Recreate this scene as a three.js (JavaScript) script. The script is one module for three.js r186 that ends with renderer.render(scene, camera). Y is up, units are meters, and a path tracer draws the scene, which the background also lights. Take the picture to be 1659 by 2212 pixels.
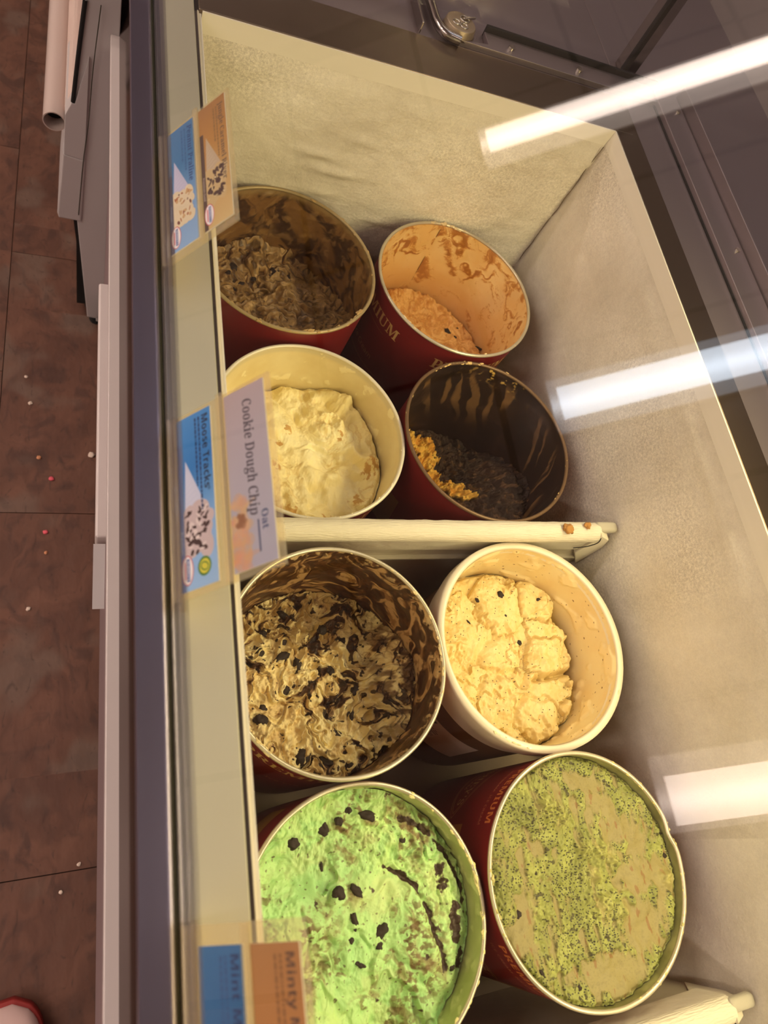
import * as THREE from 'three';
import { RoundedBoxGeometry } from 'three/addons/geometries/RoundedBoxGeometry.js';
import { mergeGeometries, mergeVertices } from 'three/addons/utils/BufferGeometryUtils.js';
import { RectAreaLightUniformsLib } from 'three/addons/lights/RectAreaLightUniformsLib.js';

// ---------------------------------------------------------------- camera, light, exposure
const scene = new THREE.Scene();
const EYE = 1.33, FPX = 1518;
const camera = new THREE.PerspectiveCamera(2 * Math.atan(1106 / FPX) * 180 / Math.PI, 1659 / 2212, 0.05, 30);
camera.matrixAutoUpdate = true;
camera.position.set(0, EYE, 0);
{
  const right = new THREE.Vector3(0.1422, 0.3640, -0.9205), up = new THREE.Vector3(-0.9145, 0.4041, 0.0185), back = new THREE.Vector3(0.3787, 0.8392, 0.3903);
  camera.quaternion.setFromRotationMatrix(new THREE.Matrix4().makeBasis(right.normalize(), up.normalize(), back.normalize()));
}
camera.focus = 0.85;
camera.userData.fStop = 6.5;
const renderer = new THREE.WebGLRenderer({ antialias: true });
renderer.toneMapping = THREE.LinearToneMapping;
renderer.toneMappingExposure = 1.5;
renderer.shadowMap.enabled = true;
scene.background = new THREE.Color(0x000000);
RectAreaLightUniformsLib.init();
const LAMP_COLOR = new THREE.Color().setRGB(1.0, 0.84, 0.43), LAMP_LEVEL = 52;
const TUBE_WARM = new THREE.Color().setRGB(1.0, 0.82, 0.70), TUBE_COOL = new THREE.Color().setRGB(0.78, 0.88, 1.0), CEILING_LEVEL = 4.5, AISLE_LEVEL = 19;
const CEILING_Y = 2.78;

// ---------------------------------------------------------------- helpers
let seedState = 12345;
const rnd = () => { seedState = (seedState * 1664525 + 1013904223) >>> 0; return seedState / 4294967296; };
const rr = (a, b) => a + (b - a) * rnd();
const clamp = (x, a = 0, b = 1) => Math.min(b, Math.max(a, x));
const mix = (a, b, t) => a + (b - a) * t;
const mix3 = (a, b, t) => [mix(a[0], b[0], t), mix(a[1], b[1], t), mix(a[2], b[2], t)];
const sm = (a, b, x) => { const t = clamp((x - a) / (b - a)); return t * t * (3 - 2 * t); };
const PERM = new Uint8Array(512);
{ const p = [...Array(256).keys()]; for (let i = 255; i > 0; i--) { const j = Math.floor(rnd() * (i + 1)); [p[i], p[j]] = [p[j], p[i]]; } for (let i = 0; i < 512; i++) PERM[i] = p[i & 255]; }
const grad = (h, x, y, z) => { h &= 15; const u = h < 8 ? x : y, v = h < 4 ? y : h === 12 || h === 14 ? x : z; return ((h & 1) ? -u : u) + ((h & 2) ? -v : v); };
function noise(x, y, z = 0) {
  const fx = Math.floor(x), fy = Math.floor(y), fz = Math.floor(z), X = fx & 255, Y = fy & 255, Z = fz & 255;
  x -= fx; y -= fy; z -= fz;
  const u = x * x * x * (x * (x * 6 - 15) + 10), v = y * y * y * (y * (y * 6 - 15) + 10), w = z * z * z * (z * (z * 6 - 15) + 10);
  const A = PERM[X] + Y, AA = PERM[A] + Z, AB = PERM[A + 1] + Z, B = PERM[X + 1] + Y, BA = PERM[B] + Z, BB = PERM[B + 1] + Z;
  return mix(mix(mix(grad(PERM[AA], x, y, z), grad(PERM[BA], x - 1, y, z), u), mix(grad(PERM[AB], x, y - 1, z), grad(PERM[BB], x - 1, y - 1, z), u), v),
    mix(mix(grad(PERM[AA + 1], x, y, z - 1), grad(PERM[BA + 1], x - 1, y, z - 1), u), mix(grad(PERM[AB + 1], x, y - 1, z - 1), grad(PERM[BB + 1], x - 1, y - 1, z - 1), u), v), w);
}
function fbm(x, y, z = 0, o = 4, g = 0.5) { let s = 0, a = 1; for (let i = 0; i < o; i++) { s += a * noise(x, y, z + i * 7.3); x *= 2.03; y *= 2.03; z *= 2.03; a *= g; } return s; }
function ridge(x, y, z = 0, o = 4) { let s = 0, a = 0.5; for (let i = 0; i < o; i++) { s += a * (1 - Math.abs(noise(x, y, z + i * 3.7)) * 2); x *= 2.1; y *= 2.1; z *= 2.1; a *= 0.5; } return s; }
function worley(x, y, s = 0) { // distance to nearest and second nearest feature point
  const ix = Math.floor(x), iy = Math.floor(y); let d1 = 9, d2 = 9, id = 0;
  for (let a = -1; a <= 1; a++) for (let b = -1; b <= 1; b++) {
    const h = PERM[(PERM[(ix + a) & 255] + iy + b + s) & 255], k = PERM[(h + 57) & 255];
    const dx = ix + a + h / 255 - x, dy = iy + b + k / 255 - y, d = Math.sqrt(dx * dx + dy * dy);
    if (d < d1) { d2 = d1; d1 = d; id = PERM[(h + k) & 255]; } else if (d < d2) d2 = d;
  }
  return [d1, d2, id / 255];
}
const used = {};
const numbered = (n) => { used[n] = (used[n] ?? -1) + 1; return used[n] ? n + '_' + String(used[n]).padStart(3, '0') : n; };
function shadow(m) { m.castShadow = true; m.receiveShadow = true; return m; }
function thing(name, label, category, pos = [0, 0, 0], group) {
  const o = new THREE.Group(); o.name = numbered(name); o.position.set(...pos); scene.add(o);
  o.userData = { label, category }; if (group) o.userData.group = group;
  return o;
}
function part(name, geo, mat, parent, label) {
  const m = shadow(new THREE.Mesh(geo, mat)); m.name = name; parent.add(m);
  if (label) m.userData.label = label;
  return m;
}
function single(name, geo, mat, label, category, pos = [0, 0, 0], group) {
  const m = shadow(new THREE.Mesh(geo, mat)); m.name = numbered(name); m.position.set(...pos); scene.add(m);
  m.userData = { label, category }; if (group) m.userData.group = group;
  return m;
}
function struct(name, geo, mat, parent = scene) { const m = shadow(new THREE.Mesh(geo, mat)); m.name = name; parent.add(m); if (parent === scene) m.userData.kind = 'structure'; return m; }
const box = (x0, x1, y0, y1, z0, z1, r = 0) => {
  const w = x1 - x0, h = y1 - y0, d = z1 - z0;
  const g = r > 0 ? new RoundedBoxGeometry(w, h, d, 3, Math.min(r, w / 2.01, h / 2.01, d / 2.01)) : new THREE.BoxGeometry(w, h, d);
  return g.translate((x0 + x1) / 2, (y0 + y1) / 2, (z0 + z1) / 2);
};
// prism: outline in (z, y) swept along x
function alongX(pts, x0, x1, bevel = 0) {
  const s = new THREE.Shape(pts.map(([z, y]) => new THREE.Vector2(-z, y)));
  const g = new THREE.ExtrudeGeometry(s, { depth: x1 - x0 - 2 * bevel, bevelEnabled: bevel > 0, bevelSize: bevel, bevelThickness: bevel, bevelSegments: 2, curveSegments: 8 });
  return g.rotateY(Math.PI / 2).translate(x0 + bevel, 0, 0);
}
// grid sheet from a function (u, v) -> [x, y, z]
function sheet(nu, nv, f, uvf) {
  const p = [], uv = [], ix = [];
  for (let j = 0; j <= nv; j++) for (let i = 0; i <= nu; i++) { const u = i / nu, v = j / nv; p.push(...f(u, v)); uv.push(...(uvf ? uvf(u, v) : [u, v])); }
  for (let j = 0; j < nv; j++) for (let i = 0; i < nu; i++) { const a = j * (nu + 1) + i, b = a + 1, c = a + nu + 1, d = c + 1; ix.push(a, b, d, a, d, c); }
  const g = new THREE.BufferGeometry();
  g.setAttribute('position', new THREE.Float32BufferAttribute(p, 3)); g.setAttribute('uv', new THREE.Float32BufferAttribute(uv, 2)); g.setIndex(ix); g.computeVertexNormals();
  return g;
}
function dataTex(w, h, f, srgb = true, repeat = null) {
  const d = new Uint8Array(w * h * 4);
  for (let y = 0; y < h; y++) for (let x = 0; x < w; x++) { const c = f((x + 0.5) / w, (y + 0.5) / h), o = (y * w + x) * 4; d[o] = clamp(c[0], 0, 255); d[o + 1] = clamp(c[1], 0, 255); d[o + 2] = clamp(c[2], 0, 255); d[o + 3] = 255; }
  const t = new THREE.DataTexture(d, w, h); t.magFilter = THREE.LinearFilter; t.minFilter = THREE.LinearFilter; t.wrapS = t.wrapT = THREE.RepeatWrapping;
  if (srgb) t.colorSpace = THREE.SRGBColorSpace; if (repeat) t.repeat.set(...repeat); t.needsUpdate = true;
  return t;
}
function canvasTex(w, h, draw) {
  const c = document.createElement('canvas'); c.width = w; c.height = h; draw(c.getContext('2d'), w, h);
  const t = new THREE.CanvasTexture(c); t.colorSpace = THREE.SRGBColorSpace; t.wrapS = THREE.RepeatWrapping; return t;
}
const std = (o) => new THREE.MeshStandardMaterial(o), phys = (o) => new THREE.MeshPhysicalMaterial(o);
const rgb = (r, g, b) => new THREE.Color().setRGB(r / 255, g / 255, b / 255, THREE.SRGBColorSpace);

// ---------------------------------------------------------------- materials
const grainBump = dataTex(256, 256, (u, v) => { const n = 128 + 60 * noise(u * 40 % 40, v * 40 % 40, 3) + 50 * (rnd() - 0.5); return [n, n, n]; }, false);
const brushed = dataTex(64, 512, (u, v) => { const n = 150 + 50 * (noise(v * 90, 4.2, u * 1.3) + noise(v * 200, 9, u * 2)); return [n, n, n]; }, false);
const M = {
  steel: std({ color: rgb(176, 170, 166), metalness: 1, roughness: 0.34, roughnessMap: brushed }),
  steelFrame: std({ color: rgb(128, 112, 94), metalness: 1, roughness: 0.36 }),
  sill: std({ color: rgb(196, 192, 172), metalness: 0.55, roughness: 0.5 }),
  rimBar: std({ color: rgb(134, 128, 148), metalness: 1, roughness: 0.36 }),
  polish: std({ color: rgb(98, 78, 72), metalness: 0.9, roughness: 0.12 }),
  deck: std({ color: rgb(150, 138, 140), metalness: 0.75, roughness: 0.4 }),
  whitePaint: phys({ color: rgb(214, 204, 202), roughness: 0.4, clearcoat: 0.3, clearcoatRoughness: 0.25 }),
  greyPaint: phys({ color: rgb(196, 190, 190), roughness: 0.45, clearcoat: 0.2 }),
  black: std({ color: rgb(18, 17, 17), roughness: 0.7 }),
  gasket: std({ color: rgb(62, 58, 46), roughness: 0.8 }),
  glass: phys({ color: 0xffffff, transmission: 1, thickness: 0, roughness: 0.0, ior: 1.5 }),
  acrylic: phys({ color: rgb(250, 244, 226), transmission: 0.88, thickness: 0, roughness: 0.2, ior: 1.49 }),
  white: std({ color: rgb(235, 228, 216), roughness: 0.5 }),
  screw: std({ color: rgb(205, 200, 190), metalness: 1, roughness: 0.25 }),
  chip: std({ color: rgb(42, 29, 22), roughness: 0.75 }),
};

// ---------------------------------------------------------------- the room
const floorTex = [0, 1, 2].map((k) => dataTex(512, 512, (u, v) => {
  const x = u * 4, y = v * 4, w = fbm(x * 0.8, y * 1.2, 5 + k * 11, 4);
  let n = fbm(x * 2.2 + w * 2, y * 1.1 + w, k * 9, 5), c = mix3([82, 54, 43], [104, 72, 58], clamp(0.5 + n * 0.8));
  c = mix3(c, [66, 44, 37], sm(0.0, 0.7, fbm(x * 3.2 + 7, y * 5.5 + w * 2, 31 + k, 5)) * 0.7);
  c = mix3(c, [104, 90, 82], sm(0.1, 0.6, fbm(x * 1.3 + 3, y * 1.3, 77 + k, 3)) * 0.6);
  const cr = ridge(x * 2.6 + w, y * 5.2, 13 + k, 3); return mix3(c, [44, 30, 26], sm(0.72, 0.9, cr) * 0.5);
}));
const floorBump = dataTex(512, 512, (u, v) => { const n = 128 + 70 * fbm(u * 14, v * 26, 3, 4) + 50 * (ridge(u * 10, v * 20, 8, 3) - 0.5); return [n, n, n]; }, false);
const floorMats = floorTex.map((t) => std({ map: t, bumpMap: floorBump, bumpScale: 0.0012, roughness: 0.62, color: new THREE.Color().setRGB(1.22, 1.14, 1.08) }));
const RX0 = -3.4, RX1 = 2.8, RZ0 = -2.8, RZ1 = 4.3;
const floor = struct('floor', box(RX0, RX1, -0.1, -0.004, RZ0, RZ1), std({ color: rgb(30, 21, 18), roughness: 0.9 }));
{
  const L = 0.612, W = 0.305, g = new RoundedBoxGeometry(L - 0.0012, 0.004, W - 0.0012, 1, 0.0006);
  const geos = floorMats.map((_, k) => { const q = g.clone(); const uv = q.attributes.uv, p = q.attributes.position; for (let i = 0; i < uv.count; i++) uv.setXY(i, p.getX(i) / 0.61 + 0.37 * k, p.getZ(i) / 0.61 + 0.5); return q; });
  let n = 0;
  for (let j = -9; j < 8; j++) for (let i = -6; i < 5; i++) {
    const zc = 0.157 + W * (j + 0.5), xc = 0.028 + L * (i + 0.5) + ((j & 1) ? 0 : 0.306);
    if (xc - L / 2 < RX0 || xc + L / 2 > RX1 || zc - W / 2 < RZ0 || zc + W / 2 > RZ1) continue;
    if (xc > 1.3 || zc < -1.2) continue;
    const k = Math.floor(rnd() * 3), t = struct('floor_tile', geos[k], floorMats[k], floor); t.position.set(xc, -0.002, zc); if (rnd() < 0.5) t.rotation.y = Math.PI; n++;
  }
}
const wallMat = std({ color: rgb(196, 184, 180), roughness: 0.85 });
struct('wall_left', box(RX0 - 0.1, RX0, -0.1, CEILING_Y + 0.1, RZ0 - 0.1, RZ1 + 0.1), wallMat);
struct('wall_right', box(RX1, RX1 + 0.1, -0.1, CEILING_Y + 0.1, RZ0 - 0.1, RZ1 + 0.1), wallMat);
struct('wall_back', box(RX0, RX1, -0.1, CEILING_Y + 0.1, RZ0 - 0.1, RZ0), wallMat);
struct('wall_front', box(RX0, RX1, -0.1, CEILING_Y + 0.1, RZ1, RZ1 + 0.1), wallMat);
const ceiling = struct('ceiling', box(RX0, RX1, CEILING_Y + 0.02, CEILING_Y + 0.12, RZ0, RZ1), std({ color: rgb(150, 145, 140), roughness: 0.95 }));
{
  const tileMat = std({ color: rgb(205, 196, 192), roughness: 0.95, bumpMap: grainBump, bumpScale: 0.001 }), tg = new RoundedBoxGeometry(0.585, 0.016, 0.585, 1, 0.004);
  for (let x = RX0 + 0.2; x < RX1 - 0.3; x += 0.61) for (let z = RZ0 + 0.1; z < RZ1 - 0.3; z += 0.61) { const t = struct('ceiling_tile', tg, tileMat, ceiling); t.position.set(x + 0.305, CEILING_Y + 0.012, z + 0.305); }
}
// ceiling fixtures: a wrap-around prismatic lens on a white pan
const lensGlow = dataTex(256, 256, (u, v) => {
  const p = 0.5 + 0.5 * Math.exp(-Math.pow((u - 0.60) / 0.2, 2)), e = 0.82 + 0.18 * Math.sin(u * Math.PI * 2 * 26) * Math.sin(v * Math.PI * 2 * 40);
  return [255 * p * e, 255 * p * e, 255 * p * e];
}, true);
function ceilingLight(x, z0, z1, color, label, level = CEILING_LEVEL, group) {
  const t = thing('ceiling_light', label, 'ceiling light', [x, CEILING_Y - 0.075, 0], group);
  const w = 0.095, pts = [[-w, 0.03], [-w * 0.6, 0.004], [-w * 0.3, 0], [w * 0.3, 0], [w * 0.6, 0.004], [w, 0.03], [w, 0.055], [-w, 0.055]];
  const s = new THREE.Shape(pts.map(([a, b]) => new THREE.Vector2(a, b)));
  const lens = new THREE.ExtrudeGeometry(s, { depth: z1 - z0, bevelEnabled: false }).translate(0, 0, z0), uv = lens.attributes.uv, p = lens.attributes.position;
  for (let i = 0; i < uv.count; i++) uv.setXY(i, (p.getX(i) + w) / (2 * w), (p.getZ(i) - z0) / 0.28);
  part('diffuser', lens, std({ color: rgb(235, 232, 228), roughness: 0.5, emissive: color, emissiveIntensity: level * 1.1, emissiveMap: lensGlow }), t);
  part('housing', box(-0.10, 0.10, 0.055, 0.074, z0 - 0.005, z1 + 0.005, 0.004), M.white, t);
  for (const z of [z0, z1]) part('end_cap', box(-0.098, 0.098, 0.032, 0.056, z - 0.006, z + 0.004, 0.003), M.white, t);
  const l = new THREE.RectAreaLight(color, level * 0.78, 0.12, z1 - z0 - 0.05); l.position.set(0.016, -0.004, (z0 + z1) / 2); l.rotation.x = -Math.PI / 2; t.add(l); l.castShadow = true;
}
ceilingLight(-2.31, -1.75, -0.42, TUBE_WARM, 'warm white ceiling light, its reflection crosses the freezer end wall');
ceilingLight(-1.12, -1.75, -0.42, TUBE_COOL, 'bluish white ceiling light, its reflection lies beside the dark chocolate tub');
ceilingLight(0.085, -1.75, -0.42, TUBE_WARM, 'warm white ceiling light, its reflection lies over the dull green tub');
for (const x of [-2.31, -1.12, 0.085, 1.29]) for (const z of [1.2, 2.75]) ceilingLight(x, z, z + 1.3, TUBE_WARM, 'warm white ceiling light over the aisle in front of the freezer', AISLE_LEVEL, 'aisle ceiling lights');

// ---------------------------------------------------------------- the dipping freezer
const WX0 = -0.7875, WX1 = 0.79, WZ0 = -0.651, WZ1 = -0.103, SILL = 0.855, WELL = 0.385;
const frz = thing('freezer_cabinet', 'long stainless steel ice cream dipping freezer with frosted white well and sloped glass', 'freezer');
{
  // stainless strips round the well
  const XL = -1.7;
  part('front_sill', alongX([[-0.0546, SILL], [-0.0935, SILL], [-0.0943, SILL - 0.0008], [-0.0943, SILL - 0.02], [-0.0546, SILL - 0.02]], XL, 0.92), M.sill, frz, 'brushed steel front sill');
  part('sill_gasket', alongX([[-0.0945, SILL - 0.0025], [-0.0972, SILL - 0.0025], [-0.0972, SILL - 0.02], [-0.0945, SILL - 0.02]], WX0, WX1), std({ color: rgb(70, 60, 54), roughness: 0.6 }), frz);
  part('sill_edge', alongX([[-0.0974, SILL - 0.001], [-0.0992, SILL - 0.002], [-0.0992, SILL - 0.02], [-0.0974, SILL - 0.02]], WX0, WX1), std({ color: rgb(206, 196, 176), roughness: 0.5 }), frz, 'pale edge strip');
  part('left_sill', box(-0.865, WX0 - 0.001, SILL - 0.02, SILL, WZ0 - 0.03, -0.099, 0.0015), M.steelFrame, frz);
  part('right_sill', box(WX1 + 0.001, 0.87, SILL - 0.02, SILL, WZ0 - 0.03, -0.099, 0.0015), M.steelFrame, frz);
  part('rear_sill', box(-0.866, 0.87, SILL - 0.021, SILL - 0.0005, -0.692, WZ0 - 0.001, 0.0015), M.steelFrame, frz);
  // smooth white collar at the top of the well, then frosted liner
  const collarM = phys({ color: rgb(234, 228, 212), roughness: 0.42, clearcoat: 0.25 });
  const CY = SILL - 0.024;
  part('collar', mergeGeometries([
    box(WX0 - 0.012, WX0 + 0.0005, CY, SILL - 0.001, WZ0, WZ1), box(WX1, WX1 + 0.012, CY, SILL - 0.001, WZ0, WZ1),
    box(WX0, WX1, CY, SILL - 0.001, WZ0 - 0.012, WZ0 + 0.0005), box(WX0, WX1, CY, SILL - 0.004, WZ1 + 0.001, WZ1 + 0.0035)]), collarM, frz, 'smooth white plastic collar');
  const frostTex = dataTex(1024, 1024, (u, v) => {
    const a = fbm(u * 7, v * 5, 2, 4), sp = rnd(), patch = sm(-0.25, 0.5, fbm(u * 3.1, v * 4.3, 40, 3));
    let c = mix3([212, 204, 186], [236, 230, 214], clamp(0.5 + a * 0.7));
    const k = (sp - 0.5) * 30 * (0.35 + patch) + 20 * (0.2 + patch) * noise(u * 260, v * 260, 6) + 5 * noise(u * 90, v * 90, 8); c = [c[0] + k, c[1] + k, c[2] + k * 0.95];
    return c;
  });
  const frostM = (rx, ry) => { const t = frostTex.clone(); t.repeat.set(rx, ry); t.needsUpdate = true; const b = grainBump.clone(); b.repeat.set(rx * 6, ry * 6); b.needsUpdate = true; return std({ map: t, roughness: 0.85, bumpMap: b, bumpScale: 0.0012 }); };
  const rip = (x, y, s) => 0.0022 * fbm(x * 9, y * 14, s, 4) + 0.0012 * fbm(x * 40, y * 40, s + 9, 3);
  const H = CY - WELL, bump2 = (x, y) => { let h = 0; for (const [px, py, l, a] of [[0.30, 0.75, 0.05, 0.004], [0.36, 0.70, 0.06, 0.004], [0.33, 0.62, 0.05, 0.003], [0.52, 0.55, 0.04, 0.003], [0.40, 0.82, 0.03, 0.003]]) { const dx = (x - px) + (y - py) * 0.4, dy = (y - py); h += a * Math.exp(-(dx * dx) / (l * l)) * Math.exp(-(dy * dy) / 0.0002); } return h; };
  const nw = (f) => f;
  part('end_liner', sheet(170, 150, (u, v) => { const z = mix(WZ1, WZ0, u), y = mix(WELL, CY, v), f = sm(0, 0.06, v) * sm(1, 0.94, v); return [WX0 + 0.0005 + f * (0.002 + rip(z, y, 1) + bump2(u, v)), y, z]; }), frostM(0.6, 0.5), frz, 'frost covered end wall of the well');
  part('rear_liner', sheet(330, 120, (u, v) => { const x = mix(WX0, WX1, u), y = mix(WELL, CY, v), f = sm(0, 0.06, v) * sm(1, 0.94, v); return [x, y, WZ0 + 0.0005 + f * (0.0015 + 0.7 * rip(x, y, 5))]; }), frostM(1.8, 0.5), frz, 'frosted rear wall of the well');
  part('far_end_liner', sheet(20, 20, (u, v) => [WX1, mix(WELL, CY, v), mix(WZ0, WZ1, u)]), frostM(0.6, 0.5), frz);
  part('front_liner', sheet(60, 20, (u, v) => [mix(WX1, WX0, u), mix(WELL, CY, v), WZ1]), frostM(1.8, 0.5), frz);
  part('well_floor', box(WX0 - 0.01, WX1 + 0.01, WELL - 0.02, WELL, WZ0 - 0.01, WZ1 + 0.01), std({ color: rgb(120, 104, 84), roughness: 0.7 }), frz);
  // dark seam in the corner
  part('corner_seam', new THREE.TubeGeometry(new THREE.CatmullRomCurve3([...Array(24).keys()].map((i) => new THREE.Vector3(WX0 + 0.004 + rr(-0.0012, 0.0012), mix(WELL + 0.02, CY, i / 23), WZ0 + 0.005 + rr(-0.001, 0.001)))), 60, 0.0007, 5), std({ color: rgb(120, 106, 84), roughness: 0.9 }), frz);
  // front: bar rim, polished face, ledge, lower panel
  const nose = [[-0.0305, SILL - 0.005], [-0.0305, SILL + 0.0095], [-0.0309, SILL + 0.010]]; for (let i = 0; i <= 8; i++) { const a = i / 8 * Math.PI / 2; nose.push([-0.0465 - 0.0036 * Math.sin(a), SILL + 0.0064 + 0.0036 * Math.cos(a)]); } nose.push([-0.0501, SILL - 0.005]);
  part('rim_bar', alongX(nose, XL, 0.95), M.rimBar, frz, 'brushed steel rim bar with a bright rounded edge');
  part('glass_channel', mergeGeometries([box(XL, 0.92, SILL - 0.01, SILL + 0.005, -0.0512, -0.0503, 0), box(XL, 0.92, SILL - 0.01, SILL + 0.003, -0.0548, -0.0536, 0)]), M.gasket, frz, 'dirty glass channel');
  part('front_face', alongX([[-0.0306, 0.642], [-0.0490, 0.700], [-0.0490, SILL - 0.006], [-0.0520, SILL - 0.006], [-0.0520, 0.642]], XL, 0.95), M.polish, frz, 'dark polished steel front');
  part('ledge_rail', box(-1.03, 0.95, 0.618, 0.642, -0.040, -0.0192, 0.0014), M.whitePaint, frz, 'white painted ledge');
  part('lower_panel', box(-1.03, 0.95, 0.09, 0.62, -0.06, -0.0245, 0.002), std({ color: rgb(140, 120, 122), roughness: 0.5 }), frz);
  part('toe_kick', box(XL, 0.95, 0.0, 0.09, -0.12, -0.07), M.black, frz);
  part('access_panel', box(-0.652, -0.306, 0.545, 0.572, -0.0235, -0.0095, 0.003), M.whitePaint, frz, 'chipped white strip below the ledge');
  part('hinge_flap', new THREE.BoxGeometry(0.07, 0.003, 0.012).rotateZ(-0.3).translate(-0.268, 0.552, -0.014), M.greyPaint, frz);
  part('outer_shell', mergeGeometries([box(XL, -0.87, 0.09, SILL - 0.023, -0.95, -0.062), box(0.875, 0.95, 0.09, SILL - 0.022, -0.95, -0.05), box(-0.87, 0.875, 0.09, SILL - 0.03, -0.95, -0.70), box(-0.87, 0.875, 0.05, 0.30, -0.70, -0.06)]), M.greyPaint, frz);
  // decks beyond the sills
  part('rear_deck', box(XL, 0.95, SILL - 0.022, SILL - 0.003, -1.02, -0.693, 0.001), M.deck, frz, 'dark steel rear deck');
  part('left_deck', box(XL, -0.866, SILL - 0.022, SILL - 0.003, -0.692, -0.100, 0.001), M.deck, frz, 'dark steel end deck');
  // rails that carry the glass
  const bolt = new THREE.CylinderGeometry(0.0045, 0.005, 0.004, 16);
  const endRail = new THREE.Shape([[-0.905, -0.75], [-0.873, -0.75], [-0.871, -0.425], [-0.880, -0.470], [-0.905, -0.470]].map(([x, z]) => new THREE.Vector2(x, -z)));
  const rail1 = part('rail', new THREE.ExtrudeGeometry(endRail, { depth: 0.006, bevelEnabled: true, bevelSize: 0.0008, bevelThickness: 0.0008, bevelSegments: 2 }).rotateX(-Math.PI / 2).translate(0, SILL - 0.002, 0), M.deck, frz);
  for (const z of [-0.505, -0.615]) { const b = part('bolt', bolt, M.screw, rail1); b.position.set(-0.886, SILL + 0.006, z); }
  part('rail', box(-0.911, -0.906, SILL - 0.003, SILL + 0.012, -0.76, -0.47, 0.001), M.black, frz);
  const rail2 = part('rail', box(-0.90, 0.92, SILL - 0.003, SILL + 0.006, -0.796, -0.752, 0.001), M.deck, frz);
  for (const x of [-0.86, -0.60, -0.34, -0.08]) { const b = part('bolt', bolt, M.screw, rail2); b.scale.setScalar(0.8); b.position.set(x, SILL + 0.007, -0.784); }
  part('rail', box(-0.90, 0.92, SILL - 0.003, SILL + 0.022, -0.802, -0.798, 0.001), M.deck, frz);
  part('rear_gasket', box(-0.90, 0.92, SILL - 0.003, SILL + 0.010, -0.806, -0.8025, 0.001), M.black, frz);
  part('rear_gasket', box(-0.90, 0.92, SILL - 0.003, SILL - 0.001, -0.752, -0.7495), M.black, frz);
  // glass
  const slope = Math.tan(18.2 * Math.PI / 180), GY = 0.942, GZ = -0.0475, top = (z) => GY + (GZ - z) * slope;
  part('glass_pane', box(-0.95, 0.92, SILL - 0.004, GY, -0.0534, -0.0514), M.glass, frz, 'short upright front glass');
  part('glass_pane', alongX([[GZ, top(GZ)], [-0.70, top(-0.70)], [-0.70, top(-0.70) + 0.005], [GZ, top(GZ) + 0.005]], -0.95, 0.92), M.glass, frz, 'sloped glass over the tubs');
  part('glass_pane', alongX([[-0.055, SILL + 0.006], [-0.70, SILL + 0.006], [-0.70, top(-0.70) - 0.002], [-0.055, top(-0.055) - 0.002]], -0.9205, -0.9165), M.glass, frz, 'end glass');
  part('glass_seam', box(-0.922, -0.914, SILL, top(-0.70), -0.706, -0.698, 0.001), M.black, frz);
  part('upper_rail', alongX([[-0.70, top(-0.70) - 0.03], [-0.73, top(-0.70) - 0.03], [-0.73, top(-0.70) + 0.02], [-0.70, top(-0.70) + 0.012]], -0.95, 0.92), M.steel, frz);
  part('upper_post', box(-0.95, -0.925, SILL - 0.003, top(-0.70), -0.73, -0.705, 0.002), M.steel, frz);
  // round lock cap and bent cheek at the end of the end rail
  const cap = part('end_cap', new THREE.LatheGeometry([[0, 0.012], [0.019, 0.012], [0.0205, 0.0105], [0.0215, 0.004], [0.023, 0], [0, 0]].map((p) => new THREE.Vector2(...p)), 40).translate(-0.893, SILL + 0.002, -0.4275), std({ color: rgb(170, 152, 128), metalness: 0.7, roughness: 0.42 }), frz, 'round steel cap with three studs');
  for (const [x, z, r] of [[-0.888, -0.419, 0.0048], [-0.884, -0.429, 0.0048], [-0.899, -0.433, 0.0062]]) part('stud', new THREE.TorusGeometry(r, 0.0011, 8, 24).rotateX(Math.PI / 2).translate(x, SILL + 0.0145, z), M.screw, cap);
  part('key_bar', box(-0.0012, 0.0012, 0, 0.003, -0.011, 0.011, 0.0008).rotateY(0.5).translate(-0.902, SILL + 0.014, -0.440), M.screw, cap);
  part('cheek', new THREE.TubeGeometry(new THREE.CatmullRomCurve3([[-0.960, -0.392], [-0.915, -0.394], [-0.888, -0.396], [-0.872, -0.404], [-0.866, -0.424]].map(([x, z]) => new THREE.Vector3(x, SILL + 0.006, z))), 40, 0.006, 10), M.steel, frz, 'bent steel cheek');
  part('cheek', box(-0.95, -0.87, SILL - 0.003, SILL + 0.012, -0.372, -0.3695, 0.001), M.steel, frz);
}

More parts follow.
